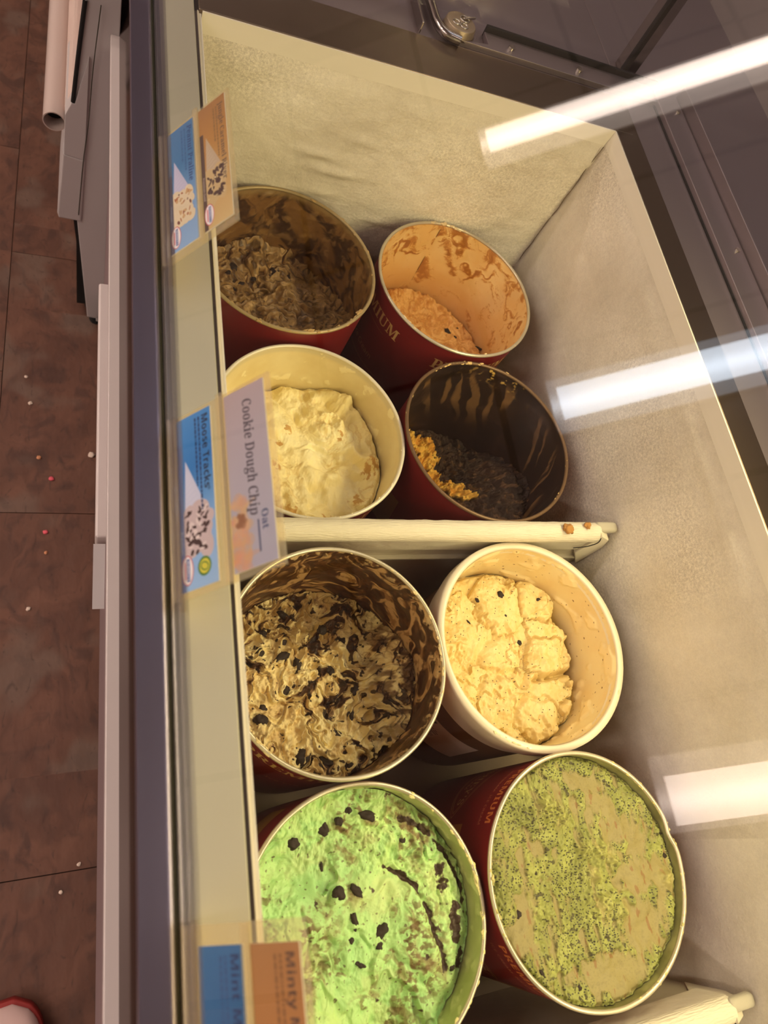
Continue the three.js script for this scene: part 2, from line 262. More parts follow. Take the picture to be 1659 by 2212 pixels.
// warm lamp under the upper rail, shining down at the front
{
  const y = 1.105, z = -0.672, x0 = -0.50, x1 = 0.72, a = 0.72;
  const t = thing('case_lamp', 'warm yellow tube lamp in a steel trough under the top edge of the glass', 'lamp', [0, y, z]);
  const sh = new THREE.Shape(); sh.moveTo(-0.02, 0.022); sh.lineTo(0.026, 0.022); sh.lineTo(0.026, 0.019); sh.lineTo(-0.017, 0.019); sh.lineTo(-0.017, -0.026); sh.lineTo(-0.02, -0.026); sh.closePath();
  part('trough', new THREE.ExtrudeGeometry(sh, { depth: x1 - x0, bevelEnabled: false }).rotateY(-Math.PI / 2).scale(1, 1, 1).translate(x1, 0, 0), M.steel, t);
  part('tube', new THREE.CylinderGeometry(0.0085, 0.0085, x1 - x0 - 0.06, 20).rotateZ(Math.PI / 2).translate((x0 + x1) / 2, 0, 0), std({ color: rgb(255, 250, 230), emissive: LAMP_COLOR, emissiveIntensity: 9, roughness: 0.4 }), t);
  for (const x of [x0 + 0.02, x1 - 0.02]) part('lamp_holder', box(x - 0.01, x + 0.01, -0.014, 0.018, -0.014, 0.012, 0.003), M.white, t);
  const l = new THREE.RectAreaLight(LAMP_COLOR, LAMP_LEVEL, x1 - x0 - 0.06, 0.02); l.position.set((x0 + x1) / 2, -0.008, 0.010); l.lookAt(new THREE.Vector3((x0 + x1) / 2, -0.008 - Math.sin(a), 0.010 + Math.cos(a)).add(new THREE.Vector3(0, 0, 0))); l.castShadow = true;
  // aim along (0, -sin a, cos a) in the lamp's own frame
  l.rotation.set(0, 0, 0); l.quaternion.setFromUnitVectors(new THREE.Vector3(0, 0, -1), new THREE.Vector3(0, -Math.sin(a), Math.cos(a)).normalize());
  t.add(l);
}

// ---------------------------------------------------------------- dividers
function divider(x, label) {
  const t = thing('divider', label, 'divider', [x, WELL, 0]);
  const hgt = 0.275, z0 = WZ0 + 0.006, z1 = WZ1 - 0.004;
  const plate = std({ color: rgb(196, 186, 166), roughness: 0.6, bumpMap: grainBump, bumpScale: 0.001 });
  part('plate', sheet(120, 50, (u, v) => [0.004 + 0.0009 * fbm(u * 9, v * 5, 3, 3), mix(0, hgt - 0.02, v), mix(z1, z0, u)]), plate, t);
  part('plate', sheet(2, 2, (u, v) => [-0.004, mix(0, hgt - 0.02, v), mix(z0, z1, u)]), plate, t);
  part('plate_ridge', box(0.003, 0.010, hgt - 0.085, hgt - 0.081, z0, z1, 0.001), plate, t);
  const frost = std({ color: rgb(222, 214, 194), roughness: 0.9, bumpMap: grainBump, bumpScale: 0.002 });
  // rolled top: a flat-topped roll leaning to the near side
  const prof = []; for (let i = 0; i <= 14; i++) { const a = Math.PI * (1.05 - 1.35 * i / 14); prof.push([0.013 * Math.cos(a), hgt - 0.013 + 0.013 * Math.sin(a)]); }
  prof.unshift([-0.013, hgt - 0.05]); prof.push([0.0075, hgt - 0.055], [0.004, hgt - 0.06]);
  part('rolled_top', sheet(150, prof.length - 1, (u, v) => { const q = prof[Math.round(v * (prof.length - 1))], z = mix(z1, z0 + 0.03, u), n = 0.0008 * fbm(z * 60, q[0] * 200, q[1] * 60, 3); return [q[0] * (1 + n * 30), q[1] + n, z]; }), frost, t, 'frosted rolled top edge');
  part('end_tab', new RoundedBoxGeometry(0.014, 0.012, 0.034, 3, 0.005).translate(-0.004, hgt - 0.006, z0 + 0.018), frost, t);
  part('end_cap', alongX([[z0 + 0.031, hgt - 0.002], [z0 + 0.012, hgt - 0.014], [z0 + 0.002, hgt - 0.04], [z0 + 0.002, hgt - 0.10], [z0 + 0.031, hgt - 0.06]], -0.006, 0.011, 0.001), frost, t);
  const seam = [[z0 + 0.03, hgt - 0.001, 0.002], [z0 + 0.03, hgt - 0.009, 0.0135], [z0 + 0.034, hgt - 0.026, 0.0140], [z0 + 0.045, hgt - 0.045, 0.0095]];
  part('edge_seam', new THREE.TubeGeometry(new THREE.CatmullRomCurve3(seam.map(([z, y, x]) => new THREE.Vector3(x, y, z))), 30, 0.0007, 5), M.black, t);
  return t;
}
divider(-0.285, 'frosty white divider plate between the vanilla and the chocolate marbled tubs');
divider(0.243, 'frosty white divider plate behind the dull green speckled tub, near the picture corner');

// ---------------------------------------------------------------- tubs
const BADGE = (g, x, y, s, big) => {
  g.save(); g.translate(x, y); g.scale(s, s); g.strokeStyle = 'rgb(196,160,96)'; g.fillStyle = 'rgb(196,160,96)'; g.lineWidth = 2.5;
  g.beginPath(); g.moveTo(-150, 0); g.quadraticCurveTo(-100, -55, 0, -62); g.quadraticCurveTo(100, -55, 150, 0); g.quadraticCurveTo(100, 55, 0, 62); g.quadraticCurveTo(-100, 55, -150, 0); g.stroke();
  g.beginPath(); g.moveTo(-138, 0); g.quadraticCurveTo(-94, -48, 0, -54); g.quadraticCurveTo(94, -48, 138, 0); g.quadraticCurveTo(94, 48, 0, 54); g.quadraticCurveTo(-94, 48, -138, 0); g.stroke();
  g.textAlign = 'center'; g.font = 'bold 40px serif'; g.fillText("HERSHEY'S", 0, 6); g.font = '24px sans-serif'; g.fillText('ICE CREAM', 0, 34); g.restore();
};
const printTex = canvasTex(2048, 720, (g, w, h) => {
  g.fillStyle = 'rgb(116,20,20)'; g.fillRect(0, 0, w, h);
  for (let k = 0; k < 4000; k++) { g.fillStyle = `rgba(${rnd() < 0.5 ? 70 : 150},14,14,0.05)`; g.fillRect(rnd() * w, rnd() * h, 30 + rnd() * 60, 2); }
  for (let k = 0; k < 4; k++) {
    const x = k * 512;
    g.fillStyle = 'rgb(202,168,104)'; g.font = 'bold 70px serif'; g.textAlign = 'left'; g.fillText('PREMIUM', x + 60, 114);
    g.strokeStyle = 'rgba(202,168,104,0.6)'; g.lineWidth = 2; g.beginPath(); g.moveTo(x + 60, 140); g.lineTo(x + 350, 140); g.stroke();
    g.fillStyle = 'rgba(202,168,104,0.7)'; g.font = '36px sans-serif'; g.fillText('Ice Cream', x + 190, 300);
    g.fillStyle = 'rgba(202,168,104,0.5)'; g.fillRect(x + 150, 345, 260, 3);
  }
});
const badgeTex = canvasTex(2048, 720, (g, w, h) => {
  g.fillStyle = 'rgb(122,22,20)'; g.fillRect(0, 0, w, h);
  for (let k = 0; k < 4000; k++) { g.fillStyle = `rgba(${rnd() < 0.5 ? 70 : 150},14,14,0.05)`; g.fillRect(rnd() * w, rnd() * h, 30 + rnd() * 60, 2); }
  for (let k = 0; k < 4; k++) {
    const x = k * 512;
    BADGE(g, x + 180, 300, 1.25);
    g.fillStyle = 'rgb(170,124,50)'; g.fillRect(x + 390, 200, 112, 190);
    g.fillStyle = 'rgb(205,120,60)'; g.font = 'bold 44px sans-serif'; g.textAlign = 'left'; g.fillText('PREMIUM', x + 190, 56);
    g.fillStyle = 'rgba(202,150,100,0.8)'; g.font = '20px sans-serif'; g.fillText('ICE CREAM  ICE CREAM', x + 190, 100);
  }
});
const plainTex = canvasTex(1024, 360, (g, w, h) => {
  g.fillStyle = 'rgb(116,20,20)'; g.fillRect(0, 0, w, h);
  for (let k = 0; k < 2500; k++) { g.fillStyle = `rgba(${rnd() < 0.5 ? 70 : 150},14,14,0.05)`; g.fillRect(rnd() * w, rnd() * h, 15 + rnd() * 30, 1.5); }
  for (let k = 0; k < 2; k++) { g.fillStyle = 'rgb(150,112,50)'; g.beginPath(); g.moveTo(k * 512 + 195, 130); g.lineTo(k * 512 + 250, 118); g.lineTo(k * 512 + 262, 215); g.lineTo(k * 512 + 205, 225); g.fill(); }
});
const plainM = phys({ map: plainTex, roughness: 0.5, clearcoat: 0.2, clearcoatRoughness: 0.4 });
const printM = phys({ map: printTex, roughness: 0.5, clearcoat: 0.2, clearcoatRoughness: 0.4 }), badgeM = phys({ map: badgeTex, roughness: 0.5, clearcoat: 0.2, clearcoatRoughness: 0.4 });
const beadM = std({ color: rgb(206, 196, 172), roughness: 0.32, metalness: 0.6 });
const pailM = phys({ color: rgb(232, 220, 196), roughness: 0.4, clearcoat: 0.2 });
const RT = 0.1185, RB = 0.1145; // outer radius at rim and base
const rIn = (d) => 0.1168 - 0.016 * d;
function wrapWall(h, turn) { // outer printed wall, u runs round, v = 0 at base
  return sheet(96, 6, (u, v) => { const a = u * 2 * Math.PI + turn, r = mix(RB, RT, v); return [r * Math.sin(a), h * v, r * Math.cos(a)]; });
}
const linTexSize = [1024, 384];
function makeTub(name, label, x, z, h, turn, lin, o = {}) {
  const rimY = WELL + h, t = thing(name, label, o.pail ? 'pail' : 'tub', [x, WELL + 0.0005, z]);
  part('side_wall', wrapWall(h - 0.003, turn), o.wall ?? printM, t);
  part('base', new THREE.CylinderGeometry(RB, RB, 0.004, 64).translate(0, 0.003, 0), beadM, t);
  // lining: ang = atan2(z, x), v = depth below the rim / 0.21
  const D = 0.215, tex = dataTex(linTexSize[0], linTexSize[1], (u, v) => lin.color(u * 2 * Math.PI - Math.PI, (1 - v) * D)[0]);
  const lm = phys({ map: tex, roughness: lin.rough ?? 0.5, clearcoat: lin.coat ?? 0.25, clearcoatRoughness: 0.4 });
  part('lining', sheet(300, 90, (u, v) => { const a = u * 2 * Math.PI - Math.PI, d = (1 - v) * D, th = lin.color(a, d)[1] * sm(0, 0.006, d), r = rIn(d) - th; return [r * Math.cos(a), h - 0.001 - d, r * Math.sin(a)]; }), lm, t, lin.label);
  // rim bead
  if (o.pail) {
    const prof = [[0.1165, h - 0.012], [0.1172, h], [0.1195, h + 0.002], [0.1255, h + 0.001], [0.1262, h - 0.004], [0.1262, h - 0.022], [0.1225, h - 0.023], [0.1225, h - 0.036], [0.1205, h - 0.037], [0.1195, h - 0.055]];
    part('rim', new THREE.LatheGeometry(prof.map((p) => new THREE.Vector2(...p)), 96), pailM, t, 'thick white plastic rim');
  } else {
    const dent = o.dent, pts = []; for (let i = 0; i < 96; i++) { const a = i / 96 * 2 * Math.PI, r = 0.1183 - (dent ? 0.004 * Math.exp(-Math.pow((Math.atan2(Math.sin(a - dent), Math.cos(a - dent))) / 0.09, 2)) : 0) + 0.0004 * noise(i * 0.2, x * 50, 2); pts.push(new THREE.Vector3(r * Math.cos(a), h, r * Math.sin(a))); }
    part('rim', new THREE.TubeGeometry(new THREE.CatmullRomCurve3(pts, true), 220, 0.0024, 8, true), o.rim ?? beadM, t, 'rolled rim');
  }
  // frozen smears stuck on the rim
  const bl = [];
  for (const [a0, a1, n, s] of o.crust ?? []) for (let i = 0; i < n; i++) {
    const a = a0 + (a1 - a0) * clamp(0.5 + 1.1 * noise(i * 0.37, a0 * 9, 4) + rr(-0.08, 0.08)), q = s * (0.25 + 1.0 * rnd() * rnd()), g = new THREE.IcosahedronGeometry(q, 3), p = g.attributes.position;
    for (let k = 0; k < p.count; k++) { const X = p.getX(k) / q, Y = p.getY(k) / q, Z = p.getZ(k) / q, f = 1 + 0.7 * noise(X * 1.3 + i * 3.1, Y * 1.3, Z * 1.3) + 0.4 * noise(X * 3.2 + i, Y * 3.2, Z * 3.2); p.setXYZ(k, p.getX(k) * f * 0.7, p.getY(k) * f * 0.55, p.getZ(k) * f * 1.5); }
    g.translate((o.pail ? 0.1225 : 0.1178) + rr(-0.002, 0.0018), 0, 0).rotateY(-a).translate(0, h + rr(0, 0.002), 0); bl.push(g.index ? g.toNonIndexed() : g);
  }
  if (bl.length) { const g = mergeGeometries(bl); const m = mergeVertices(g.deleteAttribute('normal').deleteAttribute('uv'), 1e-6); m.computeVertexNormals(); const pm = part('rim_crust', m, std({ color: rgb(...(o.crustColor ?? [226, 206, 150])), roughness: 0.7 }), t); pm.userData.kind = 'stuff'; }
  return t;
}
// ice cream: height and colour over a disc, x towards the picture's foot, -z towards its right
function makeIce(label, x, z, rimY, spec, chips = []) {
  const N = spec.n ?? 270, T = spec.tex ?? 1024, R = spec.R ?? 0.1155;
  const p = [], uv = [], ix = [];
  for (let j = 0; j <= N; j++) for (let i = 0; i <= N; i++) {
    const a = 2 * i / N - 1, b = 2 * j / N - 1; let r, th;
    if (a === 0 && b === 0) { r = 0; th = 0; } else if (Math.abs(a) > Math.abs(b)) { r = Math.abs(a); th = (Math.PI / 4) * (b / a) + (a < 0 ? Math.PI : 0); } else { r = Math.abs(b); th = Math.PI / 2 - (Math.PI / 4) * (a / b) + (b < 0 ? Math.PI : 0); }
    const lx = r * R * Math.cos(th), lz = r * R * Math.sin(th), h = spec.h(lx, lz, r);
    const rr0 = (rIn(-h) - 0.0012) / R, k = Math.min(1, rr0);
    p.push(lx * k, h, lz * k); uv.push((lx / R + 1) / 2, (lz / R + 1) / 2);
  }
  for (let j = 0; j < N; j++) for (let i = 0; i < N; i++) { const a = j * (N + 1) + i, b = a + 1, c = a + N + 1, d = c + 1; ix.push(a, d, b, a, c, d); }
  const g = new THREE.BufferGeometry(); g.setAttribute('position', new THREE.Float32BufferAttribute(p, 3)); g.setAttribute('uv', new THREE.Float32BufferAttribute(uv, 2)); g.setIndex(ix); g.computeVertexNormals();
  const tex = dataTex(T, T, (u, v) => { const lx = (u * 2 - 1) * R, lz = (v * 2 - 1) * R; return spec.color(lx, lz, Math.hypot(lx, lz) / R); });
  const b = grainBump.clone(); b.repeat.set(5, 5); b.needsUpdate = true;
  const o = thing('ice_cream', label, 'ice cream', [x, rimY, z]);
  part('surface', g, phys({ map: tex, roughness: spec.rough ?? 0.62, bumpMap: b, bumpScale: spec.bump ?? 0.0003, clearcoat: spec.coat ?? 0.12, clearcoatRoughness: 0.45 }), o);
  for (const [cx, cz, s, el = 1, turn = 0, mat] of chips) {
    const q = new THREE.IcosahedronGeometry(1, 4), P = q.attributes.position;
    for (let k = 0; k < P.count; k++) { const f = 0.95 + 0.42 * noise(P.getX(k) * 1.2 + cx * 900, P.getY(k) * 1.2, P.getZ(k) * 1.2 + cz * 900) + 0.2 * noise(P.getX(k) * 3 + cx * 700, P.getY(k) * 3, P.getZ(k) * 3 + cz * 500); P.setXYZ(k, P.getX(k) * f * s * el, P.getY(k) * f * s * 0.55, P.getZ(k) * f * s / el); }
    const m = mergeVertices(q.deleteAttribute('normal').deleteAttribute('uv'), 1e-7); m.computeVertexNormals(); m.rotateY(turn);
    const c = part('chocolate_chip', m, mat ?? M.chip, o); c.position.set(cx, spec.h(cx, cz, Math.hypot(cx, cz) / R) - s * 0.12, cz);
  }
  return o;
}
const wallP = (a, d) => [Math.cos(a) * 0.117, d, Math.sin(a) * 0.117];
const arc = (a, a0) => Math.atan2(Math.sin(a - a0), Math.cos(a - a0));
const S = 100; // noise runs in units of a centimetre
// torn flakes: a slow rise and a sharp drop
const flake = (t) => { const f = t - Math.floor(t); return f < 0.86 ? f / 0.86 : (1 - f) / 0.14; };

// 1: brown ice cream, front left
makeTub('ice_cream_tub', 'red tub with brown streaked lining, against the end wall by the steel sill', -0.664, -0.235, 0.269, 2.2, {
  rough: 0.42, coat: 0.5, color: (a, d) => {
    const [x, y, z] = wallP(a, d), w = fbm(x * 18, y * 18, z * 18, 3), n = fbm(a * 3.2 + w * 0.9, d * 34 + w * 1.5, 3, 4), m = fbm(a * 9 + d * 30 + w, d * 60, 8, 3);
    let c = mix3([134, 96, 50], [66, 42, 20], sm(-0.2, 0.3, n)); c = mix3(c, [172, 136, 86], sm(0.15, 0.5, m) * 0.55 + 0.5 * sm(0.3, 0.7, fbm(a * 4 + 9, d * 20, 2, 3)));
    c = mix3(c, [150, 124, 78], sm(0.014, 0.002, d) * 0.8); const sp = noise(a * 90, d * 900, 4); c = mix3(c, [176, 152, 104], sm(0.45, 0.6, sp) * 0.5);
    return [c, 0.0016 * (0.6 + m)];
  }, label: 'brown smeared lining'
}, { wall: plainM, crust: [[-1.2, 1.2, 60, 0.0036], [-3.1, -1.2, 30, 0.002]], crustColor: [184, 152, 100], rim: std({ color: rgb(170, 150, 110), roughness: 0.4, metalness: 0.3 }) });
makeIce('brown ice cream with torn swirls and dark chunks, behind the front steel sill', -0.664, -0.235, WELL + 0.269, (() => {
  const wv = (x, z) => fbm(x * 30, z * 30, 11, 3);
  return {
    h: (x, z, r) => { const w = wv(x, z); return -0.102 + 0.020 * sm(-0.06, 0.11, x) - 0.018 * sm(0.02, -0.11, z) * sm(0.05, -0.08, x) + 0.012 * fbm(x * 20 + w, z * 20, 4, 2) + 0.0050 * flake(2.0 * fbm(x * 12 + w * 0.6, z * 12 + w * 0.4, 6, 2) + z * 18) + 0.004 * fbm(x * 46 + w * 1.5, z * 46 + w, 16, 3) + 0.0006 * fbm(x * 160, z * 160, 3, 3) + 0.008 * sm(0.93, 1, r); },
    color: (x, z, r) => { const w = wv(x, z), n = ridge(x * 36 + w * 2.4, z * 36 + w * 1.8, 6, 4), m = fbm(x * 22 + w, z * 30, 21, 4); const q = flake(2.0 * fbm(x * 12 + w * 0.6, z * 12 + w * 0.4, 6, 2) + z * 18); let c = mix3([212, 174, 116], [170, 132, 80], clamp(0.5 + m * 1.4)); c = mix3(c, [78, 54, 28], sm(0.25, 0.0, q) * 0.75); c = mix3(c, [92, 66, 36], sm(0.30, 0.62, n) * 0.35 + sm(0.2, 0.55, fbm(x * 44 + w * 2, z * 30, 27, 5)) * 0.6); c = mix3(c, [60, 42, 24], sm(0.40, 0.55, noise(x * 150, z * 150, 5)) * 0.6); return c; }, rough: 0.5, coat: 0.35,
  };
})(), [[-0.063, -0.009, 0.0075, 1.2, 0.4], [-0.060, 0.051, 0.007, 1, 1], [-0.068, -0.034, 0.005], [-0.05, 0.02, 0.004], [-0.035, 0.04, 0.005, 1.3, 2], [-0.045, 0.058, 0.004], [-0.02, 0.05, 0.0045]]);

// 2: peach-coloured, rear left
makeTub('ice_cream_tub', 'red tub with orange cream lining, standing in the far rear corner', -0.662, -0.4836, 0.267, -0.57, {
  color: (a, d) => {
    const [x, y, z] = wallP(a, d), w = fbm(x * 25, y * 25, z * 25, 3), n = fbm(a * 4 + w, d * 42 + w * 2, 3, 5);
    let c = mix3([236, 196, 126], [240, 208, 146], clamp(0.5 + w)); const near = sm(0.10, 0.0, d);
    const s = sm(0.10, 0.55, n + 0.26 * near - 0.12 + 0.25 * noise(a * 40, d * 420, 5)); c = mix3(c, [196, 132, 60], s * 0.75); c = mix3(c, [156, 96, 40], sm(0.40, 0.85, n + 0.2 * near) * 0.7);
    c = mix3(c, [206, 152, 88], sm(0.06, 0.135, d) * 0.45);
    return [c, 0.0012 * s];
  }, label: 'orange cream lining with caramel smears'
}, { crust: [[-3.3, -2.2, 26, 0.003], [-1.0, 1.4, 26, 0.0022]], crustColor: [232, 208, 160] });
makeIce('orange cream coloured ice cream broken into a flat crumbly mound', -0.662, -0.4836, WELL + 0.267, (() => {
  const wv = (x, z) => fbm(x * 26, z * 26, 31, 3);
  return {
    h: (x, z, r) => { const w = wv(x, z); return -0.142 + 0.018 * sm(-0.10, 0.09, x) + 0.010 * sm(-0.11, 0.03, z) + 0.007 * fbm(x * 24 + w, z * 24, 41, 4) - 0.012 * Math.exp(-(Math.pow(x + 0.064, 2) + Math.pow(z + 0.012, 2) * 0.5) / 0.0005) + 0.003 * ridge(x * 60 + w, z * 60, 6, 3) + 0.001 * fbm(x * 300, z * 300, 3, 2) - 0.012 * sm(0.93, 1, r); },
    color: (x, z, r) => { const w = wv(x, z), n = ridge(x * 50 + w, z * 50 + w, 6, 4); let c = mix3([238, 192, 120], [214, 158, 84], sm(0.45, 0.75, n)); c = mix3(c, [196, 134, 62], sm(0.15, 0.5, fbm(x * 34, z * 34, 3, 4)) * 0.6); return c; }, bump: 0.0004,
  };
})(), [[-0.032, -0.058, 0.006, 1.2, 0.4, M.chip], [-0.059, -0.095, 0.003], [-0.004, -0.108, 0.005, 1.6, 1.2], [-0.02, -0.068, 0.003], [-0.045, -0.08, 0.0025]]);

// 3: white vanilla, front middle
makeTub('ice_cream_tub', 'red tub with clean cream lining and pale rim, behind the grey card', -0.421, -0.246, 0.250, 1.2, {
  color: (a, d) => { const [x, y, z] = wallP(a, d), w = fbm(x * 22, y * 22, z * 22, 4); let c = mix3([236, 222, 176], [226, 208, 156], clamp(0.4 + w)); c = mix3(c, [206, 196, 166], sm(0.012, 0.004, d) * 0.7); const s = sm(0.45, 0.6, fbm(a * 5, d * 40, 3, 4)); return [mix3(c, [246, 234, 190], s), 0.0008 * s]; }, label: 'cream coloured lining'
}, { crust: [[-0.9, 1.0, 60, 0.0016], [-2.6, -0.6, 26, 0.0012]], crustColor: [244, 234, 196], rim: std({ color: rgb(226, 218, 196), roughness: 0.4, metalness: 0.15 }) });
makeIce('pale cream vanilla ice cream in broad soft waves with caramel crumbs', -0.4215, -0.246, WELL + 0.250, (() => {
  const wv = (x, z) => fbm(x * 18, z * 18, 51, 3);
  const cr = (x, z) => Math.max(...[[-0.078, -0.074, 0.018], [-0.05, -0.05, 0.02], [0.012, -0.098, 0.014]].map(([a, b, s]) => Math.exp(-(Math.pow(x - a, 2) + Math.pow(z - b, 2)) / (s * s))));
  return {
    h: (x, z, r) => { const w = wv(x, z); return -0.070 + 0.014 * Math.sin(z * 46 + x * 20 + w * 3) * 0.5 + 0.014 * fbm(x * 15 + w * 0.6, z * 15, 61, 3) + 0.020 * cr(x, z) * (0.7 + 0.5 * fbm(x * 70, z * 70, 4, 3)) + 0.002 * ridge(x * 50 + w, z * 50, 6, 3) + 0.0006 * fbm(x * 300, z * 300, 3, 2) - 0.008 * sm(0.94, 1, r) + 0.02 * sm(0.04, 0.11, x) * sm(-0.06, 0.05, z); },
    color: (x, z, r) => {
      const w = wv(x, z); let c = mix3([252, 242, 196], [246, 226, 160], clamp(0.45 + 0.6 * fbm(x * 20, z * 20, 3, 3)));
      let b = 0; for (const [px, pz, s] of [[0.017, -0.098, 0.012], [0.026, -0.09, 0.008], [0.085, 0.02, 0.014], [0.06, -0.075, 0.01], [0.07, 0.045, 0.012], [0.095, -0.03, 0.012], [-0.02, 0.02, 0.006], [-0.035, 0.01, 0.006], [-0.03, -0.06, 0.006], [0.02, 0.03, 0.006]]) b = Math.max(b, Math.exp(-(Math.pow(x - px, 2) + Math.pow(z - pz, 2)) / (s * s)));
      c = mix3(c, [196, 146, 72], sm(0.30, 0.75, b * (0.75 + 1.7 * fbm(x * 150, z * 150, 7, 4))) * 0.85);
      return mix3(c, [206, 170, 96], sm(0.60, 0.66, ridge(x * 60 + w * 2, z * 60, 16, 3)) * 0.35 * sm(0.0, 0.4, fbm(x * 16, z * 16, 71, 2)));
    }, coat: 0.2,
  };
})());

// 4: dark chocolate, rear middle
makeTub('ice_cream_tub', 'red tub with nearly black chocolate lining, beside the crumbs on the divider', -0.418, -0.4865, 0.259, -1.05, {
  rough: 0.55, coat: 0.15, color: (a, d) => {
    const [x, y, z] = wallP(a, d), w = fbm(x * 20, y * 20, z * 20, 3), n = fbm((a + 1.25) * 7 - d * 26 + w * 0.5, d * 3, 3, 2);
    let c = mix3([34, 22, 17], [52, 34, 24], clamp(0.5 + w)); const t = sm(0.12, 0.34, n + 0.1 * noise(a * 60, d * 30, 8)) * sm(0.15, 0.07, d) * sm(0.004, 0.03, d) * sm(-0.15, 0.2, fbm((a + 1.25) * 2.5, d * 7, 5, 2) + 0.1); c = mix3(c, [150, 112, 68], t * 0.75);
    const y0 = sm(0.25, 0.5, fbm(x * 120, y * 120, z * 120, 3)) * sm(0.04, 0.008, d) * Math.exp(-Math.pow(arc(a, -2.75) / 0.4, 2)); c = mix3(c, [214, 176, 92], y0);
    c = mix3(c, [112, 84, 56], sm(0.42, 0.6, noise(a * 60, d * 500, 7)) * 0.5);
    return [c, 0.001 * y0 + 0.0012 * sm(0.1, 0.6, w)];
  }, label: 'dark chocolate smeared lining with tan streaks'
}, { crust: [[2.6, 3.6, 24, 0.0028], [1.6, 2.2, 16, 0.0022], [-1.5, -0.6, 10, 0.002]], wall: plainM, crustColor: [222, 190, 124], rim: std({ color: rgb(112, 86, 60), roughness: 0.4, metalness: 0.3 }) });
makeIce('last dark chocolate ice cream with a torn golden yellow streak at its edge', -0.418, -0.4865, WELL + 0.259, (() => {
  const wv = (x, z) => fbm(x * 24, z * 24, 81, 3);
  const gold = (x, z) => { const w = fbm(x * 60, z * 60, 83, 4); let s = 0; for (const [px, pz, q, rx] of [[-0.088, 0.030, 0.026, 1], [-0.076, 0.002, 0.021, 1], [-0.05, 0.010, 0.020, 1], [-0.03, 0.002, 0.015, 1], [-0.008, -0.004, 0.016, 1], [0.006, -0.018, 0.019, 1], [0.022, -0.026, 0.012, 1]]) s = Math.max(s, Math.exp(-(Math.pow(x - px, 2) + Math.pow(z - pz, 2)) / (q * q))); return sm(0.36, 0.56, s + 0.42 * w + 0.18 * noise(x * 260, z * 260, 4)); };
  return {
    h: (x, z, r) => { const w = wv(x, z); return -0.176 + 0.085 * sm(-0.06, 0.11, x - z * 0.8 - 0.02) + 0.010 * fbm(x * 24 + w, z * 24, 84, 4) + 0.008 * ridge(x * 50 + w, z * 50, 6, 4) + 0.003 * fbm(x * 120, z * 120, 8, 3) + gold(x, z) * (0.008 + 0.005 * fbm(x * 90, z * 90, 5, 3)) + 0.001 * fbm(x * 280, z * 280, 3, 2); },
    color: (x, z, r) => { const w = wv(x, z); let c = mix3([44, 28, 19], [66, 43, 28], clamp(0.5 + w)); c = mix3(c, [120, 86, 54], sm(0.22, 0.5, fbm(x * 90, z * 90, 9, 4)) * 0.6); const g = gold(x, z); c = mix3(c, [178, 128, 56], sm(0.40, 0.6, fbm(x * 80, z * 80, 12, 4)) * 0.6 * sm(0.07, 0.0, Math.hypot(x + 0.0, z + 0.02))); return mix3(c, mix3([244, 198, 92], [226, 160, 60], clamp(0.5 + fbm(x * 70, z * 70, 2, 3))), g); }, rough: 0.75, coat: 0.0,
  };
})());

// 5: marbled with fudge, front
const fudge = (x, z, w) => fbm(x * 24 + w * 1.1, z * 30 + w * 1.3, 91, 6, 0.62);
makeTub('ice_cream_tub', 'red tub with chocolate marbled lining, between the divider and the bright mint tub', -0.144, -0.2425, 0.262, 2.0, {
  rough: 0.42, coat: 0.4, color: (a, d) => {
    const [x, y, z] = wallP(a, d), w = fbm(x * 16, y * 16, z * 16, 3), n = fbm(a * 2.6 + w * 1.6, d * 26 + w * 2 + a * 0.8, 93, 4), m = fbm(a * 11 + w * 2, d * 70, 94, 4);
    let c = mix3([206, 168, 118], [66, 36, 15], sm(-0.12, 0.18, n + 0.12)); c = mix3(c, [112, 68, 32], sm(0.05, 0.4, m) * 0.55);
    const cr = sm(0.30, 0.5, fbm(x * 110, y * 110, z * 110, 4) + 0.18 * sm(0.03, 0, d)); c = mix3(c, [222, 198, 150], cr * 0.75 * sm(0.035, 0.004, d)); c = mix3(c, [40, 24, 14], sm(0.30, 0.6, fbm(a * 18, d * 90, 3, 3)) * 0.7 * sm(0.05, 0.0, d));
    return [c, 0.0018 * cr * sm(0.04, 0, d) + 0.0014 * sm(0, 0.5, n)];
  }, label: 'chocolate marbled lining'
}, { crust: [[-2.9, -0.6, 70, 0.0018], [0.6, 1.2, 14, 0.0035]], crustColor: [222, 200, 150] });
